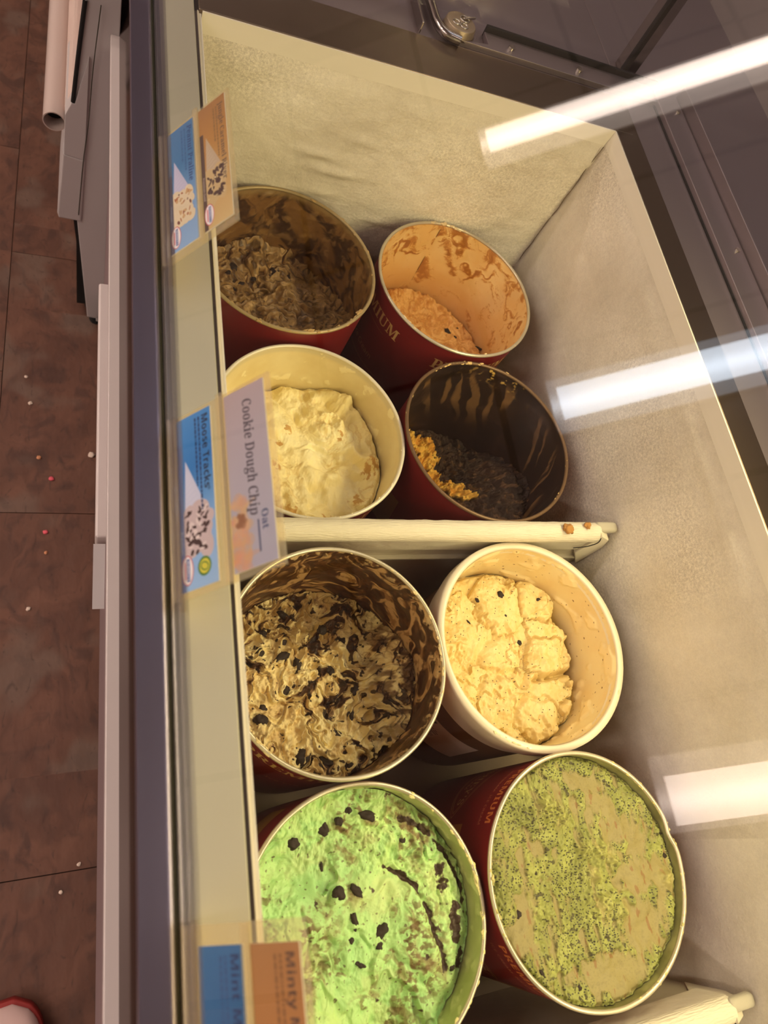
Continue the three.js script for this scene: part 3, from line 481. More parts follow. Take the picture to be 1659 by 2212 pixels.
{
  const wv = (x, z) => fbm(x * 24, z * 24, 95, 3);
  const hf = (x, z, r) => { const w = wv(x, z); return -0.112 - 0.055 * sm(0.0, -0.10, x) * sm(-0.08, 0.04, z) + 0.040 * sm(-0.02, -0.11, z + x * 0.1) * sm(-0.09, 0.02, x) + 0.016 * sm(0.02, 0.11, x) + 0.012 * fbm(x * 22 + w, z * 22, 96, 3) + 0.006 * flake(2.4 * fbm(x * 15 + w * 0.8, z * 15 + w * 0.5, 97, 3) + x * 18) + 0.004 * ridge(x * 60 + w, z * 60, 97, 3) + 0.0022 * fbm(x * 140, z * 140, 3, 4) + 0.0009 * fbm(x * 400, z * 400, 5, 2); };
  const spec = {
    h: hf, color: (x, z, r) => {
      const w = wv(x, z), clear = sm(0.075, 0.02, Math.hypot((x - 0.055) * 0.9, (z - 0.045))) , n = fudge(x, z, w) - 0.22 * clear; let c = mix3([250, 234, 178], [236, 212, 152], clamp(0.5 + w));
      c = mix3(c, [188, 150, 96], sm(-0.1, 0.35, fbm(x * 46 + w, z * 46, 98, 4)) * 0.4); c = mix3(c, [150, 108, 62], sm(0.08, 0.34, n) * 0.7); c = mix3(c, [70, 42, 20], sm(0.26, 0.46, n)); const sp = fbm(x * 130 + w, z * 130, 99, 3); c = mix3(c, [44, 28, 18], sm(0.30 + 0.14 * clear, 0.5 + 0.14 * clear, sp + 0.5 * n) * 0.9);
      const edge = sm(0.05, 0.115, -z - x * 0.1 + 0.01) * sm(-0.1, 0.0, x); return mix3(c, [84, 52, 26], edge * sm(-0.15, 0.2, fbm(x * 60, z * 30, 15, 4)) * 0.85);
    },
  };
  const ch = [[-0.058, -0.023, 0.006], [-0.035, 0.054, 0.007, 1.3, 0.4], [0.092, -0.005, 0.009, 1.3, 1], [0.043, 0.063, 0.0075], [0.048, -0.043, 0.0065], [0.086, 0.023, 0.010, 1.2, 2], [0.09, 0.052, 0.006], [-0.088, 0.014, 0.006, 1.4, 1], [-0.016, 0.010, 0.008, 1.5, 0.3], [-0.008, -0.028, 0.0065], [0.012, 0.03, 0.006], [-0.027, 0.03, 0.008, 1.4, 2.2], [0.02, -0.05, 0.006], [0.058, -0.07, 0.005], [0.065, -0.02, 0.006, 1.3, 0.9], [-0.05, 0.02, 0.005], [-0.065, 0.04, 0.0055], [0.03, 0.058, 0.005], [0.102, -0.03, 0.006], [-0.04, -0.045, 0.005]];
  makeIce('cream ice cream full of dark chocolate chunks and fudge ripples', -0.144, -0.2425, WELL + 0.262, spec, ch);
}

// 6: vanilla with specks in a white plastic pail, rear
const pailWall = std({ color: rgb(112, 80, 48), roughness: 0.6 });
const pail = makeTub('ice_cream_pail', 'white plastic pail with a thick rim and a brown side', -0.149, -0.490, 0.251, 0, {
  color: (a, d) => { const [x, y, z] = wallP(a, d), w = fbm(x * 20, y * 20, z * 20, 4); let c = mix3([240, 222, 172], [234, 208, 150], clamp(0.4 + w)); const s = sm(0.18, 0.4, fbm(a * 3.5, d * 32, 23, 4)); c = mix3(c, [244, 222, 168], s); c = mix3(c, [130, 96, 60], sm(0.55, 0.62, noise(a * 26, d * 260, 9))); return [c, 0.0022 * s]; }, label: 'cream smeared lining'
}, { pail: true, wall: pailWall, crust: [[0.2, 0.9, 12, 0.0022], [-2.0, -0.4, 14, 0.0018]], crustColor: [236, 220, 176] });
{ // paper sticker on the pail
  const st = canvasTex(512, 320, (g, w, h) => { g.fillStyle = 'rgb(226,212,196)'; g.fillRect(0, 0, w, h); g.fillStyle = 'rgb(40,32,28)'; g.font = 'italic bold 64px serif'; g.fillText('Oatmeal', 24, 70); g.fillStyle = 'rgba(70,58,50,0.8)'; for (let i = 0; i < 11; i++) { let x = 24; while (x < 330 - (i > 6 ? 60 : 0)) { const l = 8 + rnd() * 30; g.fillRect(x, 100 + i * 17, l, 7); x += l + 6; } } g.fillRect(24, 292, 250, 14); });
  const sg = sheet(24, 2, (u, v) => { const a = mix(-0.1, 1.15, u), y = mix(0.078, 0.157, v), r = mix(RB, RT, y / 0.265) + 0.0006; return [r * Math.sin(a), y, r * Math.cos(a)]; });
  part('sticker', sg, std({ map: st, roughness: 0.6 }), pail, 'white paper sticker with black lettering');
}
{
  const sc = [[-0.068, -0.010, 0.040, 0.010], [-0.072, -0.066, 0.032, 0.013], [-0.036, 0.045, 0.05, 0.006], [-0.026, -0.07, 0.032, 0.008], [0.008, -0.062, 0.030, 0.012], [0.056, -0.052, 0.040, 0.008], [0.055, 0.0, 0.045, 0.006], [0.08, -0.03, 0.035, 0.010], [0.0, 0.01, 0.035, 0.006], [0.075, -0.078, 0.018, 0.010], [0.02, 0.07, 0.04, 0.004]];
  const wv = (x, z) => fbm(x * 34, z * 34, 101, 4);
  const lump = (x, z) => { const w = wv(x, z) * 0.013; let b = 0, s = 0; for (const [px, pz, q, k] of sc) { const d = Math.hypot(x - px + w, z - pz + w) / q, v = d < 1 ? k * Math.sqrt(1 - d * d * 0.85) : 0; if (v > b) { s = b; b = v; } else if (v > s) s = v; } return [b, b - s]; };
  makeIce('pale yellow vanilla ice cream in piled blocks with tiny dark specks and a dug slot', -0.149, -0.490, WELL + 0.251, {
    n: 300, h: (x, z, r) => { const [b, e] = lump(x, z); return -0.081 + b * 1.7 - 0.006 * sm(0.0022, 0.0, e) * sm(0.0, 0.003, b) + 0.005 * fbm(x * 24, z * 24, 102, 3) + 0.0045 * flake(2.6 * fbm(x * 14 + wv(x, z) * 0.4, z * 14, 103, 3) + x * 20) * sm(-0.25, 0.2, fbm(x * 18, z * 18, 8, 2)) + 0.0018 * fbm(x * 110, z * 110, 3, 4) - 0.016 * Math.exp(-Math.pow((x - 0.030 - 0.12 * (z + 0.07)) / 0.0035, 2)) * sm(-0.115, -0.100, z) * sm(-0.030, -0.045, z) - 0.03 * sm(0.075, 0.105, -z) * sm(0.9, 0.97, r) - 0.01 * sm(0.95, 1, r); },
    color: (x, z, r) => { const [b, e] = lump(x, z); let c = mix3([238, 218, 160], [228, 202, 136], clamp(0.5 + 0.7 * fbm(x * 40, z * 40, 3, 3))); c = mix3(c, [226, 190, 116], sm(0.2, 0.6, fbm(x * 90, z * 90, 103, 4)) * 0.5); const k = worley(x * 210, z * 210, 4); return mix3(c, [70, 50, 34], sm(0.16, 0.10, k[0]) * (k[2] > 0.86 ? 0.9 : 0)); }, bump: 0.0003,
  }, [[-0.073, 0.023, 0.0035], [-0.078, -0.010, 0.0045], [-0.068, -0.064, 0.0028], [-0.016, -0.03, 0.0035], [-0.05, -0.012, 0.002], [-0.045, 0.04, 0.0025, 2, 0.5]]);
}

// 7: bright mint with chocolate, front
makeTub('ice_cream_tub', 'red tub full of bright mint green ice cream with chocolate ripples', 0.0975, -0.2435, 0.252, 0.8, {
  color: (a, d) => { const [x, y, z] = wallP(a, d), w = fbm(x * 22, y * 22, z * 22, 4); let c = mix3([196, 206, 140], [168, 180, 112], clamp(0.5 + w)); const s = sm(0.02, 0.06, d) * sm(0.05, 0.3, fbm(a * 2.2, d * 30, 12, 3) + 0.15); c = mix3(c, [70, 48, 26], s); const cr = sm(0.25, 0.5, fbm(x * 90, y * 90, z * 90, 4)); return [mix3(c, [206, 214, 150], cr * 0.6), 0.0015 * cr]; }, label: 'pale green smeared lining'
}, { wall: badgeM, crust: [[-2.6, 0.3, 90, 0.0024], [-2.0, -1.4, 16, 0.004]], crustColor: [222, 214, 150] });
{
  const wv = (x, z) => fbm(x * 20, z * 20, 111, 3);
  const lines = [[[-0.082, -0.055], [-0.065, -0.080], [-0.038, -0.100], [-0.012, -0.108], [0.012, -0.109]], [[-0.045, -0.078], [-0.030, -0.085], [-0.006, -0.096], [0.022, -0.097], [0.05, -0.098]], [[-0.040, -0.030], [-0.037, -0.040], [-0.021, -0.058], [0.001, -0.069], [0.03, -0.074], [0.06, -0.08]]];
  const seg = (x, z, p, q) => { const vx = q[0] - p[0], vz = q[1] - p[1], t = clamp(((x - p[0]) * vx + (z - p[1]) * vz) / (vx * vx + vz * vz)); return Math.hypot(x - p[0] - t * vx, z - p[1] - t * vz); };
  const streak = (x, z) => { let b = 0; lines.forEach((L, k) => { for (let i = 0; i < L.length - 1; i++) b = Math.max(b, 1 - seg(x, z, L[i], L[i + 1]) / [0.006, 0.012, 0.0045][k]); }); return b; };
  const rib = (x, z) => 0.5 + 0.5 * Math.sin((x * 0.75 + z) * 130 + 5 * wv(x, z));
  const bowl = (x, z) => Math.exp(-(Math.pow((x - 0.082) / 0.040, 2) + Math.pow((z + 0.015) / 0.035, 2)));
  makeIce('bright mint green ice cream with dark chips and chocolate ripples, scooped smooth', 0.0975, -0.2435, WELL + 0.252, {
    n: 320, h: (x, z, r) => { const w = wv(x, z); return -0.021 + 0.009 * fbm(x * 14 + w * 0.5, z * 14, 112, 3) - 0.022 * bowl(x, z) - 0.010 * Math.exp(-(Math.pow((x + 0.055) / 0.02, 2) + Math.pow((z - 0.075) / 0.03, 2))) + 0.0016 * rib(x, z) * sm(0.02, -0.06, Math.hypot(x, z - 0.02) - 0.06) + 0.004 * flake(2.2 * fbm(x * 12 + w * 0.5, z * 12, 115, 3) + (x + z) * 14) * sm(0.0, 0.3, fbm(x * 11, z * 11, 15, 2) + 0.15) + 0.0034 * ridge(x * 58 + w, z * 58, 113, 4) * sm(-0.35, 0.25, fbm(x * 13, z * 13, 114, 2) + 0.1) + 0.0022 * fbm(x * 170, z * 170, 3, 4) * sm(-0.3, 0.3, fbm(x * 13, z * 13, 115, 2)) - 0.003 * clamp(streak(x, z)) - 0.012 * sm(0.03, 0.10, -z) * sm(0.88, 1, r); },
    color: (x, z, r) => {
      const w = wv(x, z); let c = mix3([172, 222, 148], [194, 226, 148], clamp(0.5 + 0.8 * fbm(x * 16, z * 16, 116, 3))); c = mix3(c, [134, 192, 120], sm(0.35, 0.8, -ridge(x * 58 + w, z * 58, 113, 4) + 0.95) * 0.35);
      c = mix3(c, [206, 222, 160], sm(0.2, 0.5, fbm(x * 26, z * 26, 117, 3)) * 0.4);
      let reg = 0; for (const [px, pz, q] of [[-0.088, 0.0, 0.03], [-0.05, -0.03, 0.03], [-0.03, 0.0, 0.015], [0.03, 0.075, 0.03], [0.0, 0.05, 0.02], [0.05, -0.045, 0.026], [0.02, -0.045, 0.03], [0.085, -0.012, 0.028], [0.045, 0.03, 0.02], [0.09, 0.04, 0.02], [-0.07, -0.06, 0.03], [-0.03, 0.09, 0.018]]) reg = Math.max(reg, Math.exp(-(Math.pow(x - px, 2) + Math.pow(z - pz, 2)) / (q * q))); const dusty = Math.pow(reg, 0.6) * sm(-0.3, 0.15, fbm(x * 19 + w * 1.5, z * 19 + w, 118, 3)), sp = fbm(x * 170, z * 120, 119, 3); c = mix3(c, [96, 72, 40], dusty * sm(-0.12, 0.32, sp) * 0.85); c = mix3(c, [120, 92, 54], sm(0.0, 0.45, fbm(x * 24 + w * 2, z * 44, 124, 5)) * 0.6 * dusty); c = mix3(c, [60, 40, 24], sm(0.55, 0.68, fbm(x * 220, z * 220, 120, 2)) * 0.5);
      const fold = sm(0.30, 0.5, fbm(x * 9 + 4, z * 42 + x * 60, 121, 3)) * dusty; c = mix3(c, [110, 80, 46], fold * 0.6);
      const s = streak(x, z) * sm(-0.35, 0.1, fbm(x * 34, z * 34, 123, 2)) + 0.6 * fbm(x * 110, z * 110, 122, 4) - 0.12; return mix3(c, [58, 38, 22], sm(0.25, 0.45, s));
    }, coat: 0.18,
  }, [[-0.026, 0.020, 0.0068, 1.1, 0.3], [-0.025, 0.002, 0.0058, 1.3, 0.8], [0.012, -0.019, 0.0085, 1.15, 2.2], [0.024, -0.016, 0.004], [-0.075, 0.057, 0.0065], [-0.083, 0.025, 0.0068, 1.2, 0.5], [-0.088, 0.01, 0.005], [-0.001, 0.007, 0.0055, 1.5, 0.1], [-0.05, 0.031, 0.003, 1.6, 0], [-0.062, -0.05, 0.0035], [0.014, 0.012, 0.003], [0.035, 0.005, 0.0035, 1.5, 1], [-0.088, -0.018, 0.007, 1.5, 1.3], [-0.095, 0.0, 0.004], [0.055, -0.085, 0.003]]);
}

// 8: dull green, rear
makeTub('ice_cream_tub', 'red tub filled level with dull green ice cream, its rim dented', 0.097, -0.4865, 0.263, -0.2, {
  color: (a, d) => { const [x, y, z] = wallP(a, d), w = fbm(x * 40, y * 40, z * 40, 4); return [mix3([166, 164, 104], [120, 118, 70], clamp(0.5 + w)), 0.001 * sm(0, 0.5, w)]; }, label: 'dull green smeared lining'
}, { wall: badgeM, dent: -1.75, crust: [[-2.6, -0.2, 110, 0.0018], [0.9, 2.2, 34, 0.0024]], crustColor: [196, 186, 120] });
{
  const wv = (x, z) => fbm(x * 22, z * 22, 131, 3);
  const smooth = (x, z) => { const w = wv(x, z) * 0.5; let s = 0; for (const [px, pz, a, b, t] of [[-0.030, -0.062, 0.030, 0.040, 0.4], [0.012, -0.062, 0.024, 0.034, 0.2], [0.055, -0.062, 0.030, 0.045, 0.1], [0.092, -0.010, 0.024, 0.055, 0.25], [-0.062, -0.045, 0.018, 0.035, 0.5], [0.035, 0.09, 0.05, 0.018, 0.5], [-0.085, -0.025, 0.014, 0.04, 0.4], [0.02, -0.095, 0.03, 0.018, 0]]) { const c = Math.cos(t), n = Math.sin(t), dx = x - px, dz = z - pz, u = (dx * c + dz * n) / a, v = (-dx * n + dz * c) / b; s = Math.max(s, 1 - Math.hypot(u, v)); } return sm(0.0, 0.30, s + w * 0.7 + 0.55 * fbm(x * 36 + w * 2, z * 80, 139, 4) - 0.05); };
  const clump = (x, z) => { let s = 0; for (const [px, pz, q] of [[-0.018, -0.022, 0.013], [-0.008, -0.036, 0.010], [0.004, -0.01, 0.010], [0.030, -0.012, 0.012], [-0.022, -0.008, 0.009], [0.040, -0.03, 0.009], [0.02, -0.101, 0.008], [-0.07, 0.035, 0.012], [-0.055, 0.015, 0.012]]) s = Math.max(s, Math.exp(-(Math.pow(x - px, 2) + Math.pow(z - pz, 2)) / (q * q))); return s; };
  makeIce('dull olive green ice cream with fine dark specks, scraped smooth in tan patches', 0.097, -0.4865, WELL + 0.263, {
    n: 320, h: (x, z, r) => { const w = wv(x, z), s = smooth(x, z), c = clump(x, z); return -0.010 + 0.005 * fbm(x * 16 + w * 0.5, z * 16, 132, 3) + (1 - s) * (0.004 * ridge(x * 60 + w, z * 60, 133, 4) + 0.0018 * fbm(x * 210, z * 210, 3, 3)) + c * (0.009 + 0.006 * fbm(x * 130, z * 130, 6, 3)) - 0.003 * sm(0.96, 1, r) - 0.012 * Math.exp(-(Math.pow((x + 0.0) / 0.05, 2) + Math.pow((z - 0.005) / 0.018, 2))) * 0.6; },
    color: (x, z, r) => {
      const s = smooth(x, z), w = wv(x, z); let c = mix3([164, 168, 90], [130, 134, 68], clamp(0.5 + 0.9 * fbm(x * 40, z * 40, 134, 4)));
      c = mix3(c, [120, 124, 58], sm(0.05, 0.5, fbm(x * 24, z * 24, 135, 3)) * 0.5); c = mix3(c, [146, 134, 84], s);
      const k = worley(x * 430 + w, z * 300, 9), dens = sm(-0.25, 0.35, fbm(x * 28, z * 28, 136, 3)); const dot = sm(0.32, 0.2, k[0]) * (k[2] < 0.25 + 0.5 * dens ? 1 : 0) * (1 - 0.92 * s); c = mix3(c, [38, 34, 22], dot * 0.92);
      c = mix3(c, [56, 50, 28], sm(0.32, 0.55, fbm(x * 160, z * 160, 137, 3)) * 0.75 * (1 - 0.9 * s)); c = mix3(c, [128, 84, 44], sm(0.45, 0.6, fbm(x * 60, z * 160, 138, 3)) * 0.6 * s);
      return mix3(c, [206, 204, 120], clump(x, z) * 0.5);
    }, bump: 0.0004,
  }, [[0.022, 0.089, 0.004], [-0.0, -0.11, 0.003], [0.075, 0.075, 0.0035, 1.4, 0.3], [0.095, 0.035, 0.003], [-0.01, 0.06, 0.0025]]);
}

// crumbs on the first divider
for (const [x, z, s, l] of [[-0.283, -0.560, 0.0065, 'larger brown cookie crumb on top of the frosty divider'], [-0.288, -0.592, 0.0045, 'smaller tan cookie crumb on the divider near its end tab']]) {
  const g = new THREE.IcosahedronGeometry(s, 3), p = g.attributes.position; for (let k = 0; k < p.count; k++) { const f = 1 + 0.7 * noise(p.getX(k) * 330 + x * 99, p.getY(k) * 330, p.getZ(k) * 330); p.setXYZ(k, p.getX(k) * f, p.getY(k) * f * 0.7, p.getZ(k) * f); }
  const m = mergeVertices(g.deleteAttribute('normal').deleteAttribute('uv'), 1e-7); m.computeVertexNormals(); single('cookie_crumb', m, std({ color: rgb(176, 126, 64), roughness: 0.85 }), l, 'crumb', [x, WELL + 0.276 + s * 0.4, z]);
}

// ---------------------------------------------------------------- flavour holders and cards
const HB = [0.880, -0.056], TILT = 54 * Math.PI / 180; // foot of the slope (y, z); the slope leans back
const along = (s) => [HB[0] + s * Math.sin(TILT), HB[1] - s * Math.cos(TILT)];
function slopeBox(x0, x1, s0, s1, t0, t1) { // box on the slope: along x, up the slope, out of the slope
  const g = new THREE.BoxGeometry(x1 - x0, s1 - s0, t1 - t0).translate((x0 + x1) / 2, (s0 + s1) / 2, (t0 + t1) / 2);
  return g.rotateX(-(Math.PI / 2 - TILT)).translate(0, HB[0], HB[1]);
}
function holder(x0, x1, len, label) {
  const xc = (x0 + x1) / 2, t = thing('label_holder', label, 'label holder');
  const a = M.acrylic;
  part('back_plate', slopeBox(x0, x1, -0.004, len, -0.003, -0.0012), a, t);
  part('lip', slopeBox(x0, x1, -0.004, 0.004, 0.0006, 0.0022), a, t);
  part('lip', slopeBox(x0, x1, len * 0.49, len * 0.56, 0.0006, 0.0020), a, t);
  part('foot', mergeGeometries([box(x0, x1, SILL + 0.001, HB[0] - 0.002, HB[1] - 0.0035, HB[1] - 0.0015), box(x0, x1, SILL + 0.0004, SILL + 0.0024, HB[1] - 0.007, HB[1] - 0.0035)]), a, t);
  return t;
}
const cardGeo = (x0, x1, s0, s1) => slopeBox(x0, x1, s0, s1, -0.0009, 0.0002);
function card(x0, x1, s0, s1, draw, label) {
  const tex = canvasTex(900, 260, draw), g = cardGeo(x0, x1, s0, s1), side = std({ color: rgb(230, 226, 220), roughness: 0.6 }), face = std({ map: tex, roughness: 0.45 });
  const m = shadow(new THREE.Mesh(g, [side, side, side, side, face, side])); m.name = numbered('flavor_card'); scene.add(m); m.userData = { label, category: 'card' };
}
const dairyLogo = (g, x, y, rx, ry) => { g.save(); g.translate(x, y); g.fillStyle = '#f4f0f2'; g.beginPath(); g.ellipse(0, 0, rx, ry, 0, 0, 7); g.fill(); g.strokeStyle = '#c8485a'; g.lineWidth = 5; g.stroke(); g.fillStyle = '#2c4f9c'; g.fillRect(-rx * 0.78, -ry * 0.42, rx * 1.56, ry * 0.5); g.fillStyle = '#e08a98'; g.fillRect(-rx * 0.6, ry * 0.22, rx * 1.2, ry * 0.3); g.fillStyle = '#fff'; g.font = `bold ${ry * 0.42}px serif`; g.textAlign = 'center'; g.fillText("HERSHEY'S", 0, -ry * 0.03); g.restore(); };
const bg = (g, w, h, a, b) => { const q = g.createLinearGradient(0, h, w, 0); a.forEach((c, i) => q.addColorStop(i / (a.length - 1), c)); g.fillStyle = q; g.fillRect(0, 0, w, h); };
const tiny = (g, x, y, w, hh, c) => { g.fillStyle = c; let p = x; while (p < x + w) { const l = 6 + rnd() * 20; g.fillRect(p, y, Math.min(l, x + w - p), hh); p += l + 5; } };
// a cone lying on its side with a scoop at its right end
const coneArt = (g, cone, scoop, bits) => {
  g.fillStyle = cone; g.beginPath(); g.moveTo(240, 200); g.lineTo(520, 60); g.quadraticCurveTo(560, 130, 520, 215); g.closePath(); g.fill();
  g.strokeStyle = 'rgba(255,255,255,0.25)'; g.lineWidth = 3; for (let i = 0; i < 9; i++) { g.beginPath(); g.moveTo(300 + i * 26, 190 - i * 12); g.lineTo(330 + i * 26, 205); g.stroke(); }
  g.fillStyle = scoop; for (let i = 0; i < 60; i++) { g.beginPath(); g.ellipse(520 + rnd() * 200, 70 + rnd() * 140, 30 + rnd() * 40, 26 + rnd() * 26, rnd() * 3, 0, 7); g.fill(); }
  for (const [c, n, s] of bits) { g.fillStyle = c; for (let i = 0; i < n; i++) { g.beginPath(); g.ellipse(510 + rnd() * 220, 60 + rnd() * 150, s * (0.5 + rnd()), s * (0.3 + rnd() * 0.6), rnd() * 3, 0, 7); g.fill(); } }
};
holder(-0.557, -0.414, 0.074, 'clear acrylic label holder with blue card and brown card, nearest the end wall');
card(-0.552, -0.420, 0.004, 0.036, (g, w, h) => {
  bg(g, w, h, ['#4a7fb4', '#3f7cb0', '#7fa8d8', '#8fb6e2']); coneArt(g, 'rgb(196,196,224)', 'rgb(226,212,180)', [['rgb(176,110,70)', 12, 12], ['rgb(120,70,60)', 5, 12], ['rgb(206,170,120)', 14, 14]]);
  g.fillStyle = '#1f3f78'; g.fillRect(330, 222, 570, 38); g.fillStyle = '#1d3c7c'; g.font = 'italic bold 58px serif'; g.fillText('Peanut Praline', 30, 66); tiny(g, 40, 84, 330, 14, '#31629c'); tiny(g, 40, 112, 250, 14, '#31629c');
  g.fillStyle = '#cfe0f4'; g.font = '26px sans-serif'; g.fillText('Premium', 560, 250); dairyLogo(g, 800, 206, 74, 42);
}, 'blue card with a nut ice cream cone, lower card nearest the end wall');
card(-0.552, -0.420, 0.0415, 0.071, (g, w, h) => {
  bg(g, w, h, ['#a87a4a', '#b88848', '#c8a468', '#d6bd84']); coneArt(g, 'rgb(196,178,150)', 'rgb(206,182,132)', [['rgb(84,62,58)', 34, 20], ['rgb(220,204,160)', 8, 12]]);
  g.fillStyle = '#5a4844'; g.fillRect(200, 224, 700, 36); g.fillStyle = '#5a4a44'; g.font = 'bold 54px serif'; g.fillText('Jungle Caramel River', 50, 62); tiny(g, 60, 80, 380, 13, '#8a6a40'); tiny(g, 60, 106, 260, 13, '#8a6a40');
  g.fillStyle = '#d8ccc0'; g.font = '26px sans-serif'; g.fillText('Premium Gold', 520, 252); dairyLogo(g, 800, 210, 70, 42);
}, 'tan and brown card with a dark fudge cone, upper card nearest the end wall');
holder(-0.272, -0.137, 0.088, 'clear acrylic label holder with blue card and grey card, before the vanilla tub');
card(-0.268, -0.141, 0.003, 0.036, (g, w, h) => {
  bg(g, w, h, ['#4a92d8', '#2f7ec8', '#8ab8ea', '#9cc4ee']); coneArt(g, 'rgb(206,212,236)', 'rgb(206,190,192)', [['rgb(70,50,50)', 40, 16], ['rgb(226,214,212)', 20, 14]]);
  g.fillStyle = '#2a6cb8'; g.fillRect(150, 226, 750, 34); g.fillStyle = '#14203c'; g.font = 'bold 62px sans-serif'; g.fillText('Moose Tracks', 24, 66); g.font = '26px sans-serif'; g.fillText('\u00ae', 424, 44); tiny(g, 30, 82, 500, 13, '#1c3c70'); tiny(g, 30, 108, 370, 13, '#1c3c70');
  g.fillStyle = '#e2ecf8'; g.font = '28px sans-serif'; g.fillText('Premium', 600, 254); dairyLogo(g, 800, 212, 70, 40);
  g.fillStyle = '#3f7a30'; g.beginPath(); g.ellipse(806, 92, 46, 46, 0, 0, 7); g.fill(); g.fillStyle = '#d8d24a'; g.beginPath(); g.ellipse(806, 92, 36, 36, 0, 0, 7); g.fill(); g.strokeStyle = '#3f7a30'; g.lineWidth = 6; g.beginPath(); g.ellipse(806, 92, 18, 26, 0.4, 0, 7); g.stroke();
}, 'bright blue card with dark lettering and a fudge cone, below the pale grey card');
card(-0.268, -0.141, 0.049, 0.084, (g, w, h) => {
  bg(g, w, h, ['#b8a8ac', '#b6aeb8', '#b4b2c0', '#b0b0c0']); for (let i = 0; i < 60; i++) { g.fillStyle = `rgba(${206 + rnd() * 20},${150 + rnd() * 30},${110 + rnd() * 20},0.35)`; g.beginPath(); g.ellipse(560 + rnd() * 330, 150 + rnd() * 110, 20 + rnd() * 40, 10 + rnd() * 24, rnd() * 3, 0, 7); g.fill(); }
  for (let i = 0; i < 24; i++) { g.fillStyle = `rgba(150,104,74,0.55)`; g.beginPath(); g.ellipse(640 + rnd() * 60, 180 + rnd() * 40, 8 + rnd() * 14, 6 + rnd() * 10, rnd() * 3, 0, 7); g.fill(); }
  g.fillStyle = '#4a4450'; g.font = 'italic bold 64px serif'; g.save(); g.translate(60, 142); g.scale(0.98, 1.25); g.fillText('Cookie Dough Chip', 0, 0); g.restore();
  g.fillStyle = '#2c4470'; g.font = 'bold 54px serif'; g.fillText('Oat', 650, 74); g.fillStyle = '#3a4a70'; g.fillRect(690, 92, 150, 9);
}, 'pale grey card with script lettering, in front of the white vanilla tub');
holder(0.046, 0.190, 0.078, 'clear acrylic label holder with blue card and orange card, beside the bright mint tub');
card(0.056, 0.186, 0.006, 0.038, (g, w, h) => {
  bg(g, w, h, ['#3f74a8', '#36699c', '#7d9cc6', '#93aacb']); coneArt(g, 'rgb(176,186,214)', 'rgb(190,214,190)', [['rgb(70,56,50)', 24, 14]]);
  g.fillStyle = '#2c3c68'; g.font = 'bold 66px sans-serif'; g.fillText('Mint Moose', 24, 74); tiny(g, 34, 96, 440, 14, '#3a5a8c'); tiny(g, 34, 124, 320, 14, '#3a5a8c');
}, 'blue card with dark lettering, lower card beside the bright mint tub');
card(0.056, 0.186, 0.043, 0.075, (g, w, h) => {
  bg(g, w, h, ['#b0804e', '#b98048', '#c08a4c', '#c89a60']); coneArt(g, 'rgb(190,160,130)', 'rgb(206,206,170)', [['rgb(84,62,48)', 24, 14]]);
  g.fillStyle = '#5c4438'; g.font = 'bold 62px sans-serif'; g.fillText('Minty Mint', 24, 74); tiny(g, 34, 96, 380, 14, '#8a6038'); tiny(g, 34, 124, 300, 14, '#8a6038');
}, 'orange brown card with dark lettering, upper card beside the bright mint tub');

